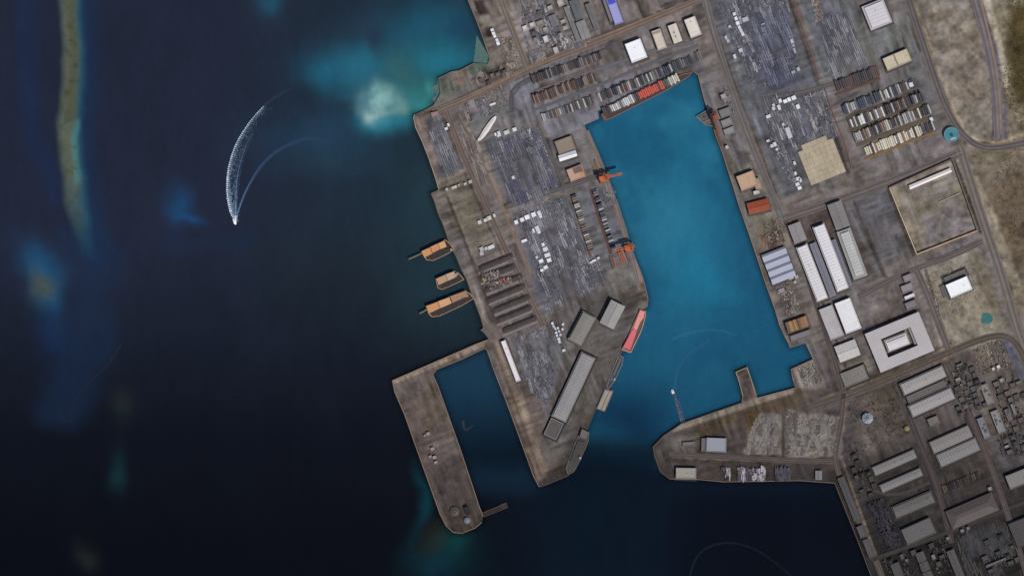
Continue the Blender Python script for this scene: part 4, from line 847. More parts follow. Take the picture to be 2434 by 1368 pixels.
ship('shortest and middle of the three orange-decked ships', [(1035, 662), (1080, 643), (1090, 648), (1104, 664), (1076, 677), (1050, 688), (1040, 684)], covers=[([(1037, 662), (1058, 653), (1064, 667), (1043, 677)], (180, 144, 112), 8), ([(1059, 652), (1079, 645), (1086, 657), (1065, 667)], (186, 156, 130), 8.6)])
ship('southernmost and longest of the three orange-decked ships', [(1011, 727), (1060, 708), (1105, 689), (1120, 698), (1128, 708), (1096, 727), (1044, 751), (1026, 753), (1018, 745)], covers=[([(1013, 727), (1040, 717), (1046, 732), (1020, 744)], (196, 140, 92), 8), ([(1041, 716), (1068, 706), (1074, 720), (1047, 732)], (202, 152, 110), 8.6), ([(1070, 704), (1106, 691), (1113, 703), (1076, 719)], (160, 122, 98), 8)], boom=((1015, 735), (998, 745)))
ship('container ship moored along the head of the main basin', [(1428, 272), (1520, 228), (1600, 186), (1625, 176), (1646, 172), (1640, 180), (1618, 194), (1582, 216), (1530, 242), (1452, 281), (1436, 287)], z=7, hullc=(108, 72, 58), deckc=(60, 50, 48), name='container_ship', rail=True)
ship('barge with a bright pink-red deck at the quay bend', [(1521, 735), (1535, 739), (1533, 756), (1524, 786), (1499, 838), (1478, 831), (1500, 785)], z=8, hullc=(150, 110, 84), deckc=(90, 66, 60), covers=[([(1521, 737), (1532, 740), (1530, 754), (1521, 766), (1513, 785), (1505, 779)], (214, 142, 132), 4), ([(1505, 780), (1513, 786), (1498, 831), (1480, 825)], (208, 104, 108), 4)], name='barge', cat='barge')
ship('slim dark blue-grey ship between the pink barge and the tan barge', [(1473, 843), (1482, 848), (1478, 868), (1460, 905), (1447, 924), (1441, 920), (1450, 895), (1466, 855)], z=5, hullc=(84, 84, 92), deckc=(48, 50, 62), covers=[([(1474, 848), (1478, 851), (1455, 905), (1450, 902)], (92, 92, 98), 3)], name='cargo_ship')
ship('short tan-roofed barge moored on the east side of the triangular quay', [(1437, 922), (1457, 928), (1452, 942), (1437, 977), (1417, 970)], z=6, hullc=(96, 84, 76), deckc=(80, 72, 66), covers=[([(1438, 925), (1448, 928), (1429, 972), (1419, 969)], (146, 138, 128), 5), ([(1449, 928), (1455, 930), (1436, 975), (1430, 973)], (158, 138, 126), 5)], name='barge', cat='barge')
ship('dark ship lying at the south tip of the triangular quay', [(1382, 1016), (1400, 1026), (1398, 1048), (1380, 1090), (1364, 1120), (1350, 1128), (1345, 1112), (1368, 1050)], z=6, hullc=(76, 68, 62), deckc=(56, 52, 50), covers=[([(1374, 1045), (1390, 1050), (1368, 1100), (1354, 1096)], (62, 58, 55), 4)], house=([(1383, 1018), (1399, 1026), (1393, 1042), (1377, 1037)], (104, 98, 94), 9))
def boat(label, px, py, L1, W1, ang, col=(226, 228, 230)):
    t = empty('motor_boat', px, py, 0, ang); tag(t, label, 'boat')
    MB().prism([(-W1/2, -L1/2), (W1/2, -L1/2), (W1/2, L1*.15), (W1*.25, L1*.4), (0, L1/2), (-W1*.25, L1*.4), (-W1/2, L1*.15)], -.5, 2.4, inset=.1).build('hull', metal(col), t)
    MB().box(0, -L1*.1, 2.4, 4.6, W1*.62, L1*.36, taper=.4).build('cabin', metal((240, 240, 240)), t)
boat('white motor boat trailing the long curved wake in the open sea', 558, 527, 15, 7, 196, (245, 247, 250)); boat('white boat at the end of the floating jetty in the basin mouth', 1599, 930, 11, 6.5, 20, (206, 200, 198))
t = empty('boat_hull', 1157, 307, GZ, -36); tag(t, 'long white spindle-shaped hull lying on the north-west yard', 'boat')
pts_ = [(0, -36), (4, -31), (6.5, -18), (7, 0), (5.5, 16), (4.5, 30), (2, 37), (-2, 37), (-4.5, 28), (-5.5, 12), (-5, -8), (-3.5, -22), (-3, -32)]
MB().prism(pts_, 0, 5, inset=.3).build('hull', roofm((222, 216, 210), .14), t); MB().prism([(a*.35, b*.8) for a, b in pts_], 5, 6.2).build('keel_ridge', roofm((206, 198, 190), .1), t)
# jetties
t = empty('quay_fence', 1762, 905, GZ); tag(t, 'pale timber edging round the stubby pier on the south side of the basin', 'fence')
c0 = xy(1762, 905); pe = [(1766, 940), (1757, 908), (1749, 884), (1775, 873), (1785, 902), (1795, 938)]
for a, b in zip(pe, pe[1:]):
    a, b = xy(*a), xy(*b); MB().beam((a[0]-c0[0], a[1]-c0[1], 1.6), (b[0]-c0[0], b[1]-c0[1], 1.6), 1.6).build('edge_board', wallm((150, 138, 118)), t)
MB().box(2, 20, 0, 1.2, 18, 5, math.radians(22)).build('pier_slab', wallm((74, 64, 50)), t)
t = empty('floating_jetty', 1614, 970, 0, 16); tag(t, 'blue-grey floating jetty reaching from the peninsula into the basin', 'jetty')
for i in range(9):
    MB().box(-1, -34+i*8.2, -.5, 1.6, 7.5 if i < 4 else 6, 7.2).build('pontoon', metal((62, 78, 98) if i % 2 else (48, 68, 92)), t)
for s in (-4.6, 4.8): MB().beam((s, -38, 2), (s*.9, 22, 2), .9).build('side_pipe', metal((88, 100, 116)), t)
t = empty('jetty', 1177, 1211, 0, 22); tag(t, 'dark timber jetty sticking out east from the breakwater end', 'jetty')
MB().box(0, 0, 2, 3.2, 62, 9).build('deck', wallm((46, 38, 36)), t); MB().box(22, 1, 3.2, 4, 16, 13).build('jetty_head', wallm((58, 48, 44)), t)
for s in (-5.2, 5.2): MB().beam((-31, s, 4), (31, s, 4), 1).build('handrail', metal((84, 66, 54)), t)
for i in range(7): MB().cyl(-27+i*9, 0, -3, 2, 1.6, 8).build('pile', wallm((40, 34, 32)), t)
t = empty('jetty_platform', 1674, 278, 0, 12); tag(t, 'grey lattice platform jutting into the basin beside the rusty crane', 'platform')
MB().prism([(-16, 2), (12, 12), (26, -30), (14, -22), (-6, -14)], 3, 4.5).build('deck', wallm((96, 92, 90)), t)
for a, b in (((-18, 4), (14, 15)), ((-8, -12), (16, -8)), ((-18, 4), (2, -22)), ((4, -20), (26, -34))): MB().beam((a[0], a[1], 6), (b[0], b[1], 6), 1.6).build('truss', metal((142, 126, 110)), t)
for i in range(8): MB().box(random.uniform(-8, 12), random.uniform(-14, 6), 4.5, 6.5, 4, 3, random.random()).build('deck_crate', metal(random.choice([(84, 84, 88), (118, 116, 112), (70, 66, 66)])), t)

# ------------------------------------------------------------------ cranes
def crane(label, px, py, ang, boomf, boomb, col=(184, 92, 48), gauge=20, base=18, lattice=True):
    t = empty('quay_crane', px, py, GZ, ang); tag(t, label, 'crane'); m = metal(col); m2 = metal(tuple(int(v*.75) for v in col))
    for sx in (-1, 1):
        for sy in (-1, 1):
            MB().beam((sx*gauge/2, sy*base/2, 0), (sx*gauge/2*.9, sy*base/2*.8, 26), 2.8).build('leg', m, t)
            MB().box(sx*gauge/2, sy*base/2, 0, 2, 5, 2.4).build('bogie', m2, t)
    for sx in (-1, 1): MB().beam((sx*gauge/2, -base/2, 6), (sx*gauge/2, base/2, 6), 2.6).build('sill_beam', m, t)
    for sy in (-1, 1): MB().beam((-gauge/2*.9, sy*base*.4, 26), (gauge/2*.9, sy*base*.4, 26), 3).build('portal_beam', m, t)
    mb = MB()
    for sy in (-2, 2): mb.beam((-boomb, sy, 28), (boomf, sy, 28), 1.9)
    n = int((boomf+boomb)/4)
    for i in range(n+1):
        x = -boomb+i*4; mb.beam((x, -2, 28), (x, 2, 28), 1.2)
        if i < n: mb.beam((x, -2, 28), (x+4, 2, 28), .8)
    mb.build('boom', m, t)
    MB().box(-gauge*.3, 0, 28.8, 34, 12, 10).build('machinery_house', roofm(tuple(min(255, int(v*1.1)) for v in col), .3), t)
    MB().box(gauge*.3, 4, 24, 27, 3, 3).build('operator_cab', metal((190, 180, 170)), t)
    for sy in (-1, 1): MB().beam((gauge*.4, sy*base*.4, 26), (gauge*.3, 0, 42), 1.2).build('apex_leg', m, t)
    MB().beam((gauge*.3, 0, 42), (boomf*.85, 0, 28), .7).build('stay', m2, t); MB().beam((gauge*.3, 0, 42), (-boomb*.9, 0, 28), .7).build('stay', m2, t)
    return t
crane('orange quay crane with its jib out over the middle of the basin', 1435, 424, 14, 44, 10)
crane('orange quay crane at the southern bend of the west quay', 1494, 588, 12, 14, 36, gauge=18)
crane('rusty brown quay crane at the upper east side of the basin', 1696, 278, 108, 14, 44, col=(138, 78, 58), gauge=16, base=14)
for (x, y, ww, ll, a, c, lb) in ((1419, 397, 5, 34, 20, (138, 100, 70), 'rust tan gangway lying along the quay edge above the northern orange crane'), (1708, 328, 6, 44, 20, (110, 72, 54), 'long rusty girder stack along the east quay edge')):
    t = empty('girder_stack', x, y, GZ, a); tag(t, lb, 'girders')
    for i in range(3): MB().box((i-1)*ww/3, 0, 0, 3+i, ww/3-.4, ll).build('girder', metal(c), t)

# ------------------------------------------------------------------ small cabins and trucks one can point at
def cabins(lst, label, group, col=(214, 212, 210), s=(7, 8), h=5, ang=21.5, cat='cabin', name='site_cabin'):
    for q in lst:
        x, y = q[0], q[1]; ww, ll = (q[2], q[3]) if len(q) > 3 else (s[0]*random.uniform(.85, 1.1), s[1]*random.uniform(.85, 1.1))
        t = empty(name, x, y, GZ, ang+random.uniform(-3, 3)); tag(t, label, cat, group)
        v = random.uniform(.88, 1.04); c = tuple(int(min(250, k*v)) for k in col)
        c = tuple(k//6*6 for k in c)
        MB().box(0, 0, 0, h, ww, ll).build('wall', wallm((140, 136, 134)), t); MB().box(0, 0, h, h+.6, ww+.5, ll+.5).build('roof', roofm(c, .08), t)
cabins([(1170, 72), (1173, 80), (1176, 87), (1181, 96), (1184, 104)], 'white cabin in the slanting row on the north-west shore strip', 'cabins on the north-west shore strip', (232, 236, 240), (7, 7))
cabins([(1179, 319), (1185, 319, 9, 12), (1204, 315, 12, 9), (1223, 308, 9, 8)], 'pale cabin along the top of the dark western storage yard', 'cabins at the top of the western yard', (212, 216, 220))
cabins([(1227, 528, 8, 9), (1241, 522, 9, 9), (1253, 516, 11, 10), (1268, 510, 10, 10), (1282, 507, 8, 12), (1285, 515, 6, 5)], 'bright white cabin in the dashed row above the middle yard', 'dashed row of white cabins', (228, 224, 230))
cabins([(1277, 543, 8, 12), (1281, 552, 7, 6), (1268, 548, 4, 10)], 'white cabin just below the dashed row of cabins', 'cabins under the dashed row', (220, 218, 222))
cabins([(1291, 581, 6, 8), (1296, 592, 11, 9), (1301, 606, 13, 9), (1305, 618, 10, 9), (1297, 635, 9, 8), (1288, 642, 7, 6), (1286, 620, 10, 8), (1246, 572, 13, 6), (1276, 611, 5, 5)], 'white cabin of the loose cluster in the middle of the central yard', 'loose cluster of white cabins', (232, 230, 232))
cabins([(1062, 450, 5, 6), (1077, 446, 7, 6), (1083, 444, 5, 6), (1091, 440, 5, 4), (1106, 437, 6, 5), (1118, 432, 8, 7)], 'pale cabin along the north fence of the tan shore lot', 'cabins north of the tan lot', (182, 184, 180))
cabins([(1140, 528, 8, 8), (1154, 523, 8, 7), (1163, 518, 9, 9), (1175, 512, 5, 8)], 'pale cabin between the two tan shore lots', 'cabins between the tan lots', (196, 196, 194))
cabins([(1145, 592, 9, 10), (1145, 592, 3, 3), (1156, 588, 8, 7), (1164, 584, 8, 7), (1182, 578, 8, 5), (1198, 562, 5, 6)][:1]+[(1145, 602, 8, 9), (1156, 590, 8, 7), (1167, 587, 16, 8)], 'pale cabin on the lower side of the tan shore lots', 'cabins south of the tan lots', (196, 194, 192))
cabins([(1061, 306, 7, 6), (1066, 297, 5, 7), (1220, 422, 6, 7), (1171, 248, 14, 4)], 'single white cabin standing loose in the north-west yards', 'loose cabins in the north-west yards', (224, 222, 222))
cabins([(1313, 768), (1316, 775), (1320, 781), (1326, 779), (1322, 790), (1329, 787), (1324, 797), (1332, 795), (1338, 770), (1337, 782), (1328, 805, 6, 7), (1330, 812, 5, 6), (1340, 832, 7, 6)], 'tiny white cabin in the sprinkled line left of the grey warehouses', 'sprinkled line of tiny cabins', (206, 208, 210), (4.5, 5.5), 4)
cabins([(1745, 34), (1749, 45), (1753, 56), (1757, 66), (1761, 74), (1765, 82)], 'white cabin in the steep row near the top of the north-east storage yard', 'steep row of white cabins', (220, 220, 226), (7, 8))
cabins([(1734, 64, 5, 6), (1725, 90, 5, 8), (1730, 98, 6, 8), (1760, 120, 9, 8), (1771, 47, 13, 10), (1746, 135, 6, 10)], 'pale cabin on the road side of the north-east storage yard', 'cabins on the road side of the yard', (196, 198, 204))
cabins([(1882, 100, 6, 12), (1885, 108, 5, 8), (1888, 121, 4, 12), (1897, 165, 7, 9), (1885, 172, 9, 6), (1813, 58, 8, 3)], 'pale cabin down the right side of the north-east storage yard', 'cabins on the right side of the yard', (178, 178, 184))
cabins([(1886, 233, 10, 9), (1875, 237, 7, 9), (1866, 241, 9, 8), (1854, 240, 6, 8), (1838, 258, 7, 7), (1838, 250, 6, 5), (1851, 256, 6, 12), (1896, 254, 8, 10), (1826, 277, 11, 7)], 'white cabin in the broken row north of the tan slab yard', 'broken row north of the slabs', (226, 226, 224))
cabins([(1874, 316, 10, 26), (1861, 296, 5, 6), (1841, 343, 7, 9), (1835, 347, 8, 7), (1846, 355, 5, 5), (1825, 335, 7, 5)], 'pale cabin left of the tan slab yard', 'cabins left of the slabs', (208, 204, 208))
cabins([(1888, 388, 5, 8), (1890, 412, 5, 7), (1896, 425, 9, 8), (1902, 428, 5, 9), (1895, 438, 9, 8), (1900, 447, 9, 7)], 'white cabin at the lower left of the tan slab yard', 'cabins below left of the slabs', (216, 214, 216))
cabins([(1405, 623, 6, 4), (1412, 619, 9, 4), (1422, 613, 6, 5)], 'small white cabin under the twin container columns', 'cabins under the container columns', (220, 218, 218))
cabins([(2165, 202, 9, 10), (2213, 284, 7, 9)], 'white cabin at the right end of the eastern container rows', 'cabins ending the eastern rows', (238, 236, 236))
cabins([(1880, 661, 12, 5), (1893, 658, 8, 6), (1857, 690, 14, 9), (1889, 670, 6, 6)], 'pale scrap cabin on the lot south of the four-bay shed', 'cabins on the lot south of the four-bay shed', (164, 156, 150))

# ------------------------------------------------------------------ stored goods: uncountable clutter of the yards
def clutter(label, quad, n, pal, wr=(2, 4), lr=(6, 22), hr=(.5, 2.4), ang=21.5, cross=.25, name='stored_goods', rows=None, gap=.3):
    mb = MB(); xs_ = [p[0] for p in quad]; ys_ = [p[1] for p in quad]; k = 0
    a0 = math.radians(ang); u = Vector((math.cos(a0), -math.sin(a0))); v = Vector((math.sin(a0), math.cos(a0)))
    T = np.random.default_rng(n).random((40, 40)); cx = sum(xs_)/len(xs_); cy = sum(ys_)/len(ys_)
    n = int(n*1.5); wr = (wr[0]*.8, wr[1]*.78); tries = 0
    while k < n and tries < n*12:
        tries += 1
        x, y = random.uniform(min(xs_), max(xs_)), random.uniform(min(ys_), max(ys_))
        if rows:     # snap to storage lanes
            q = (Vector((x, y))-Vector((cx, cy))); du = q.dot(u); dv = q.dot(v); du = round(du/rows)*rows+random.uniform(-1, 1)*rows*.22
            x, y = Vector((cx, cy))+u*du+v*dv
        if not inside(np.array([x]), np.array([y]), quad)[0]: continue
        q = (Vector((x, y))-Vector((cx, cy))); dn = T[int(q.dot(u)/18) % 40, int(q.dot(v)/34) % 40]
        if dn < .2 or random.random() > .45+dn: continue
        ci_ = T[int(q.dot(u)/9+7) % 40, int(q.dot(v)/26+3) % 40]
        ww, ll = random.uniform(*wr), random.uniform(*lr); a = a0
        ll *= .6+ci_
        if random.random() < cross: a += math.pi/2; ll *= .5
        c = pal[int(ci_*997) % len(pal)] if random.random() < .75 else random.choice(pal); f = random.uniform(.86, 1.14)*(.85+.4*dn); c = tuple(t_*f for t_ in lin(c))
        X_, Y_ = xy(x, y); mb.box(X_, Y_, GZ, GZ+random.uniform(*hr), ww, ll, a, c); k += 1
    o = mb.build(name, M_TINT, cols=True); tag(o, label, 'stored goods', kind='stuff')
GB = [(88, 88, 96), (96, 96, 104), (108, 107, 112), (80, 80, 88), (124, 122, 126), (74, 74, 84), (100, 98, 100)]
GW = GB+GB+[(160, 158, 160), (140, 138, 140)]
BRN = [(108, 98, 92), (92, 82, 78), (126, 116, 108), (84, 72, 68), (140, 130, 120), (112, 104, 100)]
Q = clutter
Q('dark slate rows of stored steel in the western yard below the white hull', [(1156, 338), (1272, 305), (1332, 448), (1218, 486)], 900, GB+[(74, 74, 96)], (1.6, 3.4), (6, 26), cross=.06, rows=5.5)
Q('pale scattered goods on the right side of the western yard', [(1235, 305), (1280, 305), (1332, 445), (1300, 452)], 240, GW, (1.6, 3.4), (2.5, 7), cross=.4)
Q('grey goods in the upper part of the central yard', [(1225, 512), (1348, 474), (1400, 610), (1270, 650)], 1100, GB+[(140, 138, 142)], (1.5, 3.2), (5, 22), cross=.1, rows=5)
Q('pale pallets at the top of the central yard', [(1292, 482), (1340, 470), (1352, 520), (1308, 532)], 200, GW, (2, 4), (2.5, 6), cross=.4)
Q('grey goods in the lower part of the central yard', [(1275, 640), (1410, 605), (1452, 660), (1310, 740), (1290, 730)], 900, GB+[(132, 130, 134)], (1.6, 3.4), (4, 16), cross=.35, rows=6)
Q('fine grey goods on the north part of the triangular quay', [(1220, 800), (1300, 785), (1338, 860), (1300, 960), (1262, 930)], 650, GB+[(120, 118, 122)], (1.5, 3), (3, 14), cross=.15)
Q('slate blue stored steel filling the north-east storage yard', [(1780, 45), (1865, 15), (1905, 170), (1828, 205)], 1100, [(80, 82, 98), (88, 90, 106), (98, 99, 112), (72, 74, 92), (112, 112, 122)], (1.6, 3.6), (6, 24), cross=.1, rows=5.5)
Q('loose grey goods along the road side of the north-east storage yard', [(1705, 5), (1790, 0), (1830, 205), (1790, 210)], 520, GW, (1.6, 3), (3, 12), cross=.15)
Q('grey goods at the top of the north-east storage yard', [(1760, -10), (1870, -10), (1875, 25), (1775, 45)], 260, GB, (1.6, 3.6), (4, 14))
Q('pale striped rows of goods right of the orange rust pipeline', [(1952, 55), (2022, 35), (2062, 150), (1975, 182)], 560, GB+[(136, 134, 138), (128, 126, 130)], (1.5, 3), (8, 32), cross=.04, rows=4.5)
Q('brown machinery and crates at the top of the north-east yards', [(1925, -10), (1950, -10), (1960, 60), (1940, 60)], 110, BRN+[(160, 110, 80), (60, 50, 50)], (2, 4), (3, 8), cross=.4)
Q('grey and white goods north of the tan slab yard', [(1815, 240), (1895, 225), (1930, 340), (1890, 350), (1830, 330)], 520, GW, (1.6, 3.4), (4, 18), cross=.12, rows=6)
Q('dusty pale stacks just above the tan slab yard', [(1895, 235), (1958, 215), (1990, 325), (1920, 345)], 480, GB+[(132, 126, 122), (150, 142, 136)], (1.6, 3.4), (3, 14), cross=.25)
Q('thin line of pale goods left of the tan slab yard', [(1822, 340), (1860, 340), (1905, 440), (1885, 445)], 260, GW, (1.6, 3), (2.5, 8), cross=.2)
Q('dense mottled goods and sheds of the north-west works', [(1235, -10), (1340, -10), (1400, 105), (1330, 125), (1260, 150), (1245, 70)], 800, BRN+GW, (2, 5), (3, 12), cross=.4)
Q('bleached clutter along the works road', [(1300, 105), (1400, 70), (1405, 98), (1270, 150)], 220, BRN+[(176, 170, 164)], (1.6, 3.4), (2.5, 6), cross=.4)
Q('grey goods on the shore yard west of the brown road', [(1008, 292), (1042, 275), (1098, 395), (1058, 425)], 300, GB+[(124, 124, 128)], (1.5, 3), (5, 22), cross=.08, rows=5)
Q('pale goods beside the road north of the white hull', [(1095, 250), (1195, 205), (1212, 260), (1110, 290)], 260, BRN+GB, (1.6, 3.4), (3, 9), cross=.4)
Q('brown plant and timber north of the shore road', [(1135, 175), (1215, 150), (1225, 180), (1125, 205)], 150, BRN, (2, 4), (3, 9), cross=.4)
Q('dusty rubble heaps right of the north-west shore strip', [(1190, 90), (1220, 90), (1245, 160), (1195, 160)], 170, BRN+[(136, 130, 124)], (1.6, 4), (2, 5), (1, 3), cross=.5)
Q('striped brown goods left of the western storage yard', [(1100, 300), (1140, 340), (1165, 440), (1140, 430), (1095, 330)], 160, BRN, (1.2, 2.4), (8, 24), cross=.03)
Q('red and brown scrap laid between the stockpile ridges', [(1155, 672), (1235, 655), (1240, 668), (1165, 690)], 120, BRN+[(130, 70, 66), (120, 62, 58)], (1.6, 3), (4, 8), (3, 7), cross=.1)
Q('grey and ochre scrap between the upper stockpile ridges', [(1140, 652), (1195, 640), (1200, 652), (1150, 668)], 90, BRN+[(140, 124, 80), (150, 150, 150)], (1.6, 3), (3, 7), (3, 7), cross=.2)
Q('light and dark goods on the south quay of the peninsula', [(1712, 1112), (1818, 1112), (1818, 1139), (1735, 1139)], 260, [(108, 100, 98), (70, 62, 76), (136, 130, 132), (58, 52, 56), (96, 84, 78), (150, 146, 148)], (2, 4), (4, 14), (2, 6), ang=0, cross=.1)
Q('dark goods in the block right of the light peninsula goods', [(1828, 1112), (1892, 1112), (1892, 1138), (1828, 1138)], 170, [(58, 54, 62), (48, 44, 50), (72, 68, 76), (84, 80, 84)], (2, 4), (4, 12), (2, 6), ang=0, cross=.1)
LT = [(116, 109, 103), (104, 97, 92), (124, 117, 110), (92, 85, 80), (110, 104, 98), (76, 70, 66)]
Q('bleached block rubble on the left pale lot of the peninsula', [(1800, 985), (1856, 985), (1856, 1078), (1772, 1078), (1778, 1040)], 620, LT, (3, 7), (2, 8), (.3, 1.2), ang=0, cross=.4)
Q('bleached block rubble on the large right pale lot of the peninsula', [(1870, 978), (2000, 992), (1984, 1082), (1868, 1078)], 1200, LT, (3, 8), (2, 9), (.3, 1.2), ang=0, cross=.4)
Q('white rubble on the small lot above the peninsula neck', [(1892, 882), (1930, 862), (1962, 905), (1905, 922)], 260, LT+[(144, 138, 131)], (1.6, 4), (2, 5), (.6, 2.5), cross=.4)
DK = [(60, 55, 54), (50, 46, 45), (70, 65, 62), (82, 77, 74), (42, 38, 38), (54, 51, 50)]
Q('dim rows of goods in the dark yard near the quayside sheds', [(2060, 1195), (2098, 1185), (2145, 1290), (2112, 1305)], 260, [(36, 32, 39), (42, 38, 45), (48, 46, 50), (30, 27, 32)], (3, 6), (3, 12), (2, 5), cross=.5)
Q('jumbled low roofs and goods near the right edge', [(2262, 880), (2300, 862), (2330, 960), (2300, 990), (2275, 930)], 90, DK+[(110, 104, 98)], (2, 5), (3, 9), (2, 5), cross=.4)
Q('pale gravel heaps and parts in the eastern gravel yard', [(2310, 830), (2380, 805), (2412, 870), (2330, 895)], 200, [(112, 104, 96), (96, 88, 82), (80, 72, 66), (132, 124, 116)], (1.5, 4), (2, 6), (1, 3), cross=.5)
Q('loose materials down the right edge', [(2370, 895), (2430, 890), (2434, 1080), (2370, 1110)], 110, DK+[(108, 106, 106)], (1.8, 4), (3, 10), (1.5, 5), cross=.4)
Q('scattered goods below the hipped roof', [(2270, 1275), (2390, 1240), (2430, 1368), (2300, 1368)], 260, DK[:3]+[(46, 46, 52)], (1.4, 3), (6, 26), (.5, 2), cross=.05)
Q('scattered goods among the roofs at the bottom edge', [(2095, 1325), (2250, 1280), (2262, 1368), (2110, 1368)], 90, DK, (1.8, 4), (3, 9), (1, 4), cross=.4)
Q('small items on the dark lot round the storage tank', [(2010, 960), (2130, 915), (2165, 1030), (2060, 1075)], 110, DK, (1.6, 4), (2, 6), (1, 2.5), cross=.5)
Q('dust and goods at the bend of the road to the quayside sheds', [(2000, 1030), (2060, 1060), (2080, 1170), (2030, 1190)], 70, DK, (1.8, 4), (3, 8), (1, 3), cross=.4)
Q('rubble and parts along the east quay lot', [(1812, 530), (1855, 515), (1868, 575), (1822, 590)], 130, BRN, (1.6, 4), (2, 6), (1, 3), cross=.5)
Q('pale rubble on the lot south of the four-bay shed', [(1838, 686), (1880, 668), (1910, 735), (1862, 752)], 170, BRN+[(148, 140, 134)], (1.4, 3), (2, 7), (1, 3), cross=.4)
Q('rubble strewn round the lone white warehouse', [(2200, 655), (2300, 620), (2335, 720), (2230, 770)], 260, [(136, 128, 116), (118, 110, 98), (146, 138, 128), (104, 96, 86)], (1.2, 3), (1.5, 5), (.6, 2), cross=.5)
Q('machines and crates right of the east quay grey roofs', [(1712, 210), (1735, 205), (1755, 320), (1738, 325)], 110, BRN+GW, (1.6, 3.6), (2, 6), cross=.4)
Q('mixed goods on the quay apron by the cranes', [(1425, 455), (1460, 445), (1470, 480), (1440, 490)], 40, GB, (1.6, 3), (3, 8), (1, 3), cross=.2)

# scrub in the north-east corner
mb = MB()
for i in range(7000):
    x, y = random.uniform(2340, 2470), random.uniform(-20, 560)
    if y < 330 and x < 2384: continue
    if y > 330 and x < 2330+(y-330)*.3: continue
    d_ = vnoise(np.array([x]), np.array([y]), 60, 77)[0]
    inn = x > 2395 and y < 260
    if random.random() > (.75 if inn else .12)+d_*2: continue
    r = random.uniform(.7, 2.0); c = random.choice([(72, 62, 36), (84, 74, 48), (62, 54, 28), (98, 86, 62)]); X_, Y_ = xy(x, y)
    mb.cyl(X_, Y_, GZ, GZ+r*.5, r, 5, r*.4, lin(c))
o = mb.build('scrub', M_TINT, cols=True); tag(o, 'low olive and brown scrub on the bare ground in the north-east corner', 'scrub', kind='stuff')
o = None

# ------------------------------------------------------------------ wakes
FM = foam_mat()
def wake(name, pts, w0, w1, a0, a1, col, z=.25, dots=0, fx=None, sub=1, smooth=3):
    p = [Vector(xy(*q)) for q in pts]
    for _ in range(smooth):
        q = [p[0]]
        for a, b in zip(p, p[1:]): q += [a*.75+b*.25, a*.25+b*.75]
        q.append(p[-1]); p = q
    # resample
    L_ = [0]
    for a, b in zip(p, p[1:]): L_.append(L_[-1]+(b-a).length)
    st = dots if dots else 5; n = int(L_[-1]/st); R_ = []
    for i in range(n+1):
        s_ = L_[-1]*i/n; k = max(0, min(len(L_)-2, int(np.searchsorted(L_, s_))-1)); f = (s_-L_[k])/(L_[k+1]-L_[k]+1e-6); R_.append(p[k].lerp(p[k+1], f))
    V = []; F = []; K = []
    for i in range(n+1):
        u = i/n; t = (R_[min(i+1, n)]-R_[max(i-1, 0)]).normalized(); nn = Vector((-t.y, t.x)); wd = w0+(w1-w0)*u; al = a0+(a1-a0)*u
        if dots:
            wd *= random.uniform(.7, 1.25); hl = st*.28; c0 = R_[i]+nn*random.uniform(-.3, .3); k = len(V)
            for a, b in ((-1, -1), (1, -1), (1, 1), (-1, 1)): q = c0+t*hl*a+nn*wd/2*b; V.append((q.x, q.y, z)); K.append((*lin(col), al*random.uniform(.7, 1)))
            F.append((k, k+1, k+2, k+3))
        else:
            for s_, aa in ((-1, 0), (0, 1), (1, 0)): q = R_[i]+nn*wd/2*s_; V.append((q.x, q.y, z)); K.append((*lin(col), al*aa))
            if i: k = len(V)-6; F += [(k, k+3, k+4, k+1), (k+1, k+4, k+5, k+2)]
    # keep the normals up
    F = [f if (Vector(V[f[1]])-Vector(V[f[0]])).cross(Vector(V[f[2]])-Vector(V[f[1]])).z > 0 else tuple(reversed(f)) for f in F]
    o = mk(name, V, F, FM, cols=K); return o
A1 = [(558, 524), (550, 509), (542, 480), (539, 450), (541, 407), (550, 371), (561, 341), (581, 307), (603, 277), (625, 254)]
off = lambda P_, dx, dy=0: [(x+dx*min(1, i/2), y+dy) for i, (x, y) in enumerate(P_)]
A2 = [(560, 520), (560, 476), (562, 427), (571, 384), (587, 340), (598, 318)]
A3 = [(560, 524), (564, 508), (574, 476), (589, 443), (610, 407), (637, 374), (670, 351), (716, 331)]
for P_, w0, w1, a0, a1, c, dt in ((A1, 9, 1.5, .55, .1, (60, 104, 150), 0), (A1, 5.6, 2.2, 1, .7, (236, 246, 252), 5.0), (off(A1, 5), 2.2, 1, .65, .3, (150, 190, 214), 4.2), (off(A1, 8), 1.6, .8, .4, .15, (110, 150, 190), 3.6),
    (A2, 8, 5, .4, .12, (60, 100, 150), 0), (A2, 2.2, 1.6, .7, .15, (150, 182, 220), 3.4), (off(A2, 5), 1.8, 1.4, .35, .1, (120, 150, 196), 3.1), (off(A2, -6), 1.6, 1.4, .4, .12, (120, 160, 190), 3.6), (off(A2, -3, 2), 1.4, 1.2, .35, .12, (120, 150, 190), 2.9),
    (A3+[(745, 326), (790, 345)], 6, 16, .55, .02, (70, 104, 146), 0), (A1+[(640, 240), (668, 222), (700, 206)], 3, 12, .5, .04, (70, 110, 150), 0), (A3[:5], 2.4, 1.2, .8, .15, (140, 174, 206), 2.6)):
    tag(wake('boat_wake', P_, w0, w1, a0, a1, c, .3+.02*len(c)+random.random()*.3, dt), 'pale churned wake curving north behind the white motor boat', 'wake', 'wake of the sea boat', 'stuff')
FV, FF, FK = [], [], []
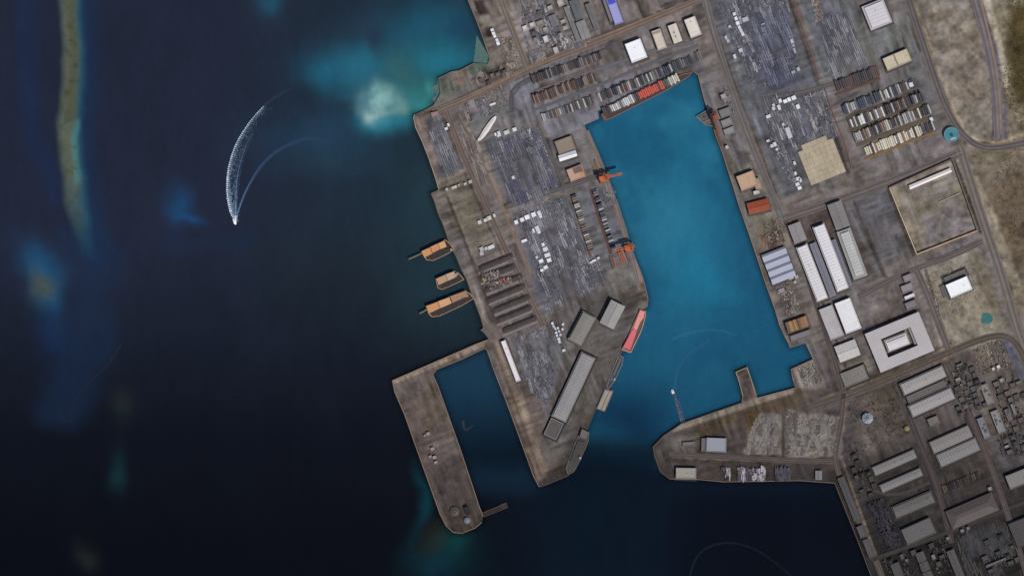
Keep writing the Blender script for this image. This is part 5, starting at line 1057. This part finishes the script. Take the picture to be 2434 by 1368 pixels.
for i in range(1500):
    u = random.random()**1.3; k = u*(len(A1)-1.01); j = int(k); x = A1[j][0]+(A1[j+1][0]-A1[j][0])*(k-j); y = A1[j][1]+(A1[j+1][1]-A1[j][1])*(k-j)
    sp = abs(random.gauss(0, 1)); x += sp*(3+9*math.sin(min(1, u*2.2)*math.pi*.5)); 
    X_, Y_ = xy(x, y+random.uniform(-3, 3)); a = random.uniform(.6, 1.9)*(1-.4*u); n = len(FV); al = random.uniform(.12, .75)*(1-u*.6)*math.exp(-sp*.5)
    FV += [(X_-a*.6, Y_-a, .62), (X_+a*.6, Y_-a*.8, .62), (X_+a*.5, Y_+a, .62), (X_-a*.7, Y_+a*.7, .62)]; FF.append((n, n+1, n+2, n+3)); FK += [(*lin((170, 198, 220)), al)]*4
tag(mk('boat_wake', FV, FF, FM, cols=FK), 'speckled foam flecks strewn along the long curved wake', 'wake', None, 'stuff')
tag(wake('boat_wake', [(560, 512), (558, 528)], 12, 7, .5, 1, (238, 244, 250), .9), 'white foam right under the motor boat stern', 'wake', 'wake of the sea boat', 'stuff')
for P_, w0, a, c, lb in (([(1598, 806), (1630, 792), (1670, 784), (1710, 783), (1755, 797)], 9, .35, (56, 128, 158), 'faint pale wake arc across the lower basin'), ([(1604, 925), (1606, 895), (1620, 860), (1650, 830), (1690, 808)], 9, .3, (52, 116, 146), 'faint pale wake leading to the boat by the floating jetty'),
    ([(1636, 1385), (1650, 1330), (1680, 1298), (1730, 1287), (1780, 1296), (1830, 1325), (1885, 1370)], 6, .45, (20, 26, 38), 'faint wake loop near the bottom edge'),
    ([(290, 815), (262, 860), (215, 905), (180, 945), (150, 1010)], 7, .7, (14, 22, 40), 'thin dark streak on the sea left of centre'), ([(625, 252), (655, 235), (700, 205)], 16, .5, (20, 32, 48), 'dark smooth water beyond the end of the long wake'),
    ([(600, 290), (580, 360), (590, 400)], 26, .35, (28, 36, 56), 'dark smooth water between the wake arms')):
    tag(wake('water_streak', P_, w0, w0, a, a*.5, c, .2), lb, 'wake', None, 'stuff')
wr = wake('sunken_wreck', [(1100, 1000), (1104, 1024), (1118, 1016), (1128, 1008)], 10, 4, .6, .3, (70, 62, 64), .5); tag(wr, 'faint brownish sunken wreck showing through the inner basin water', 'wreck', None, 'stuff')  # faint brownish patch for the sunken wreck, laid on the water
print('containers', NC, 'objects', len(bpy.data.objects))
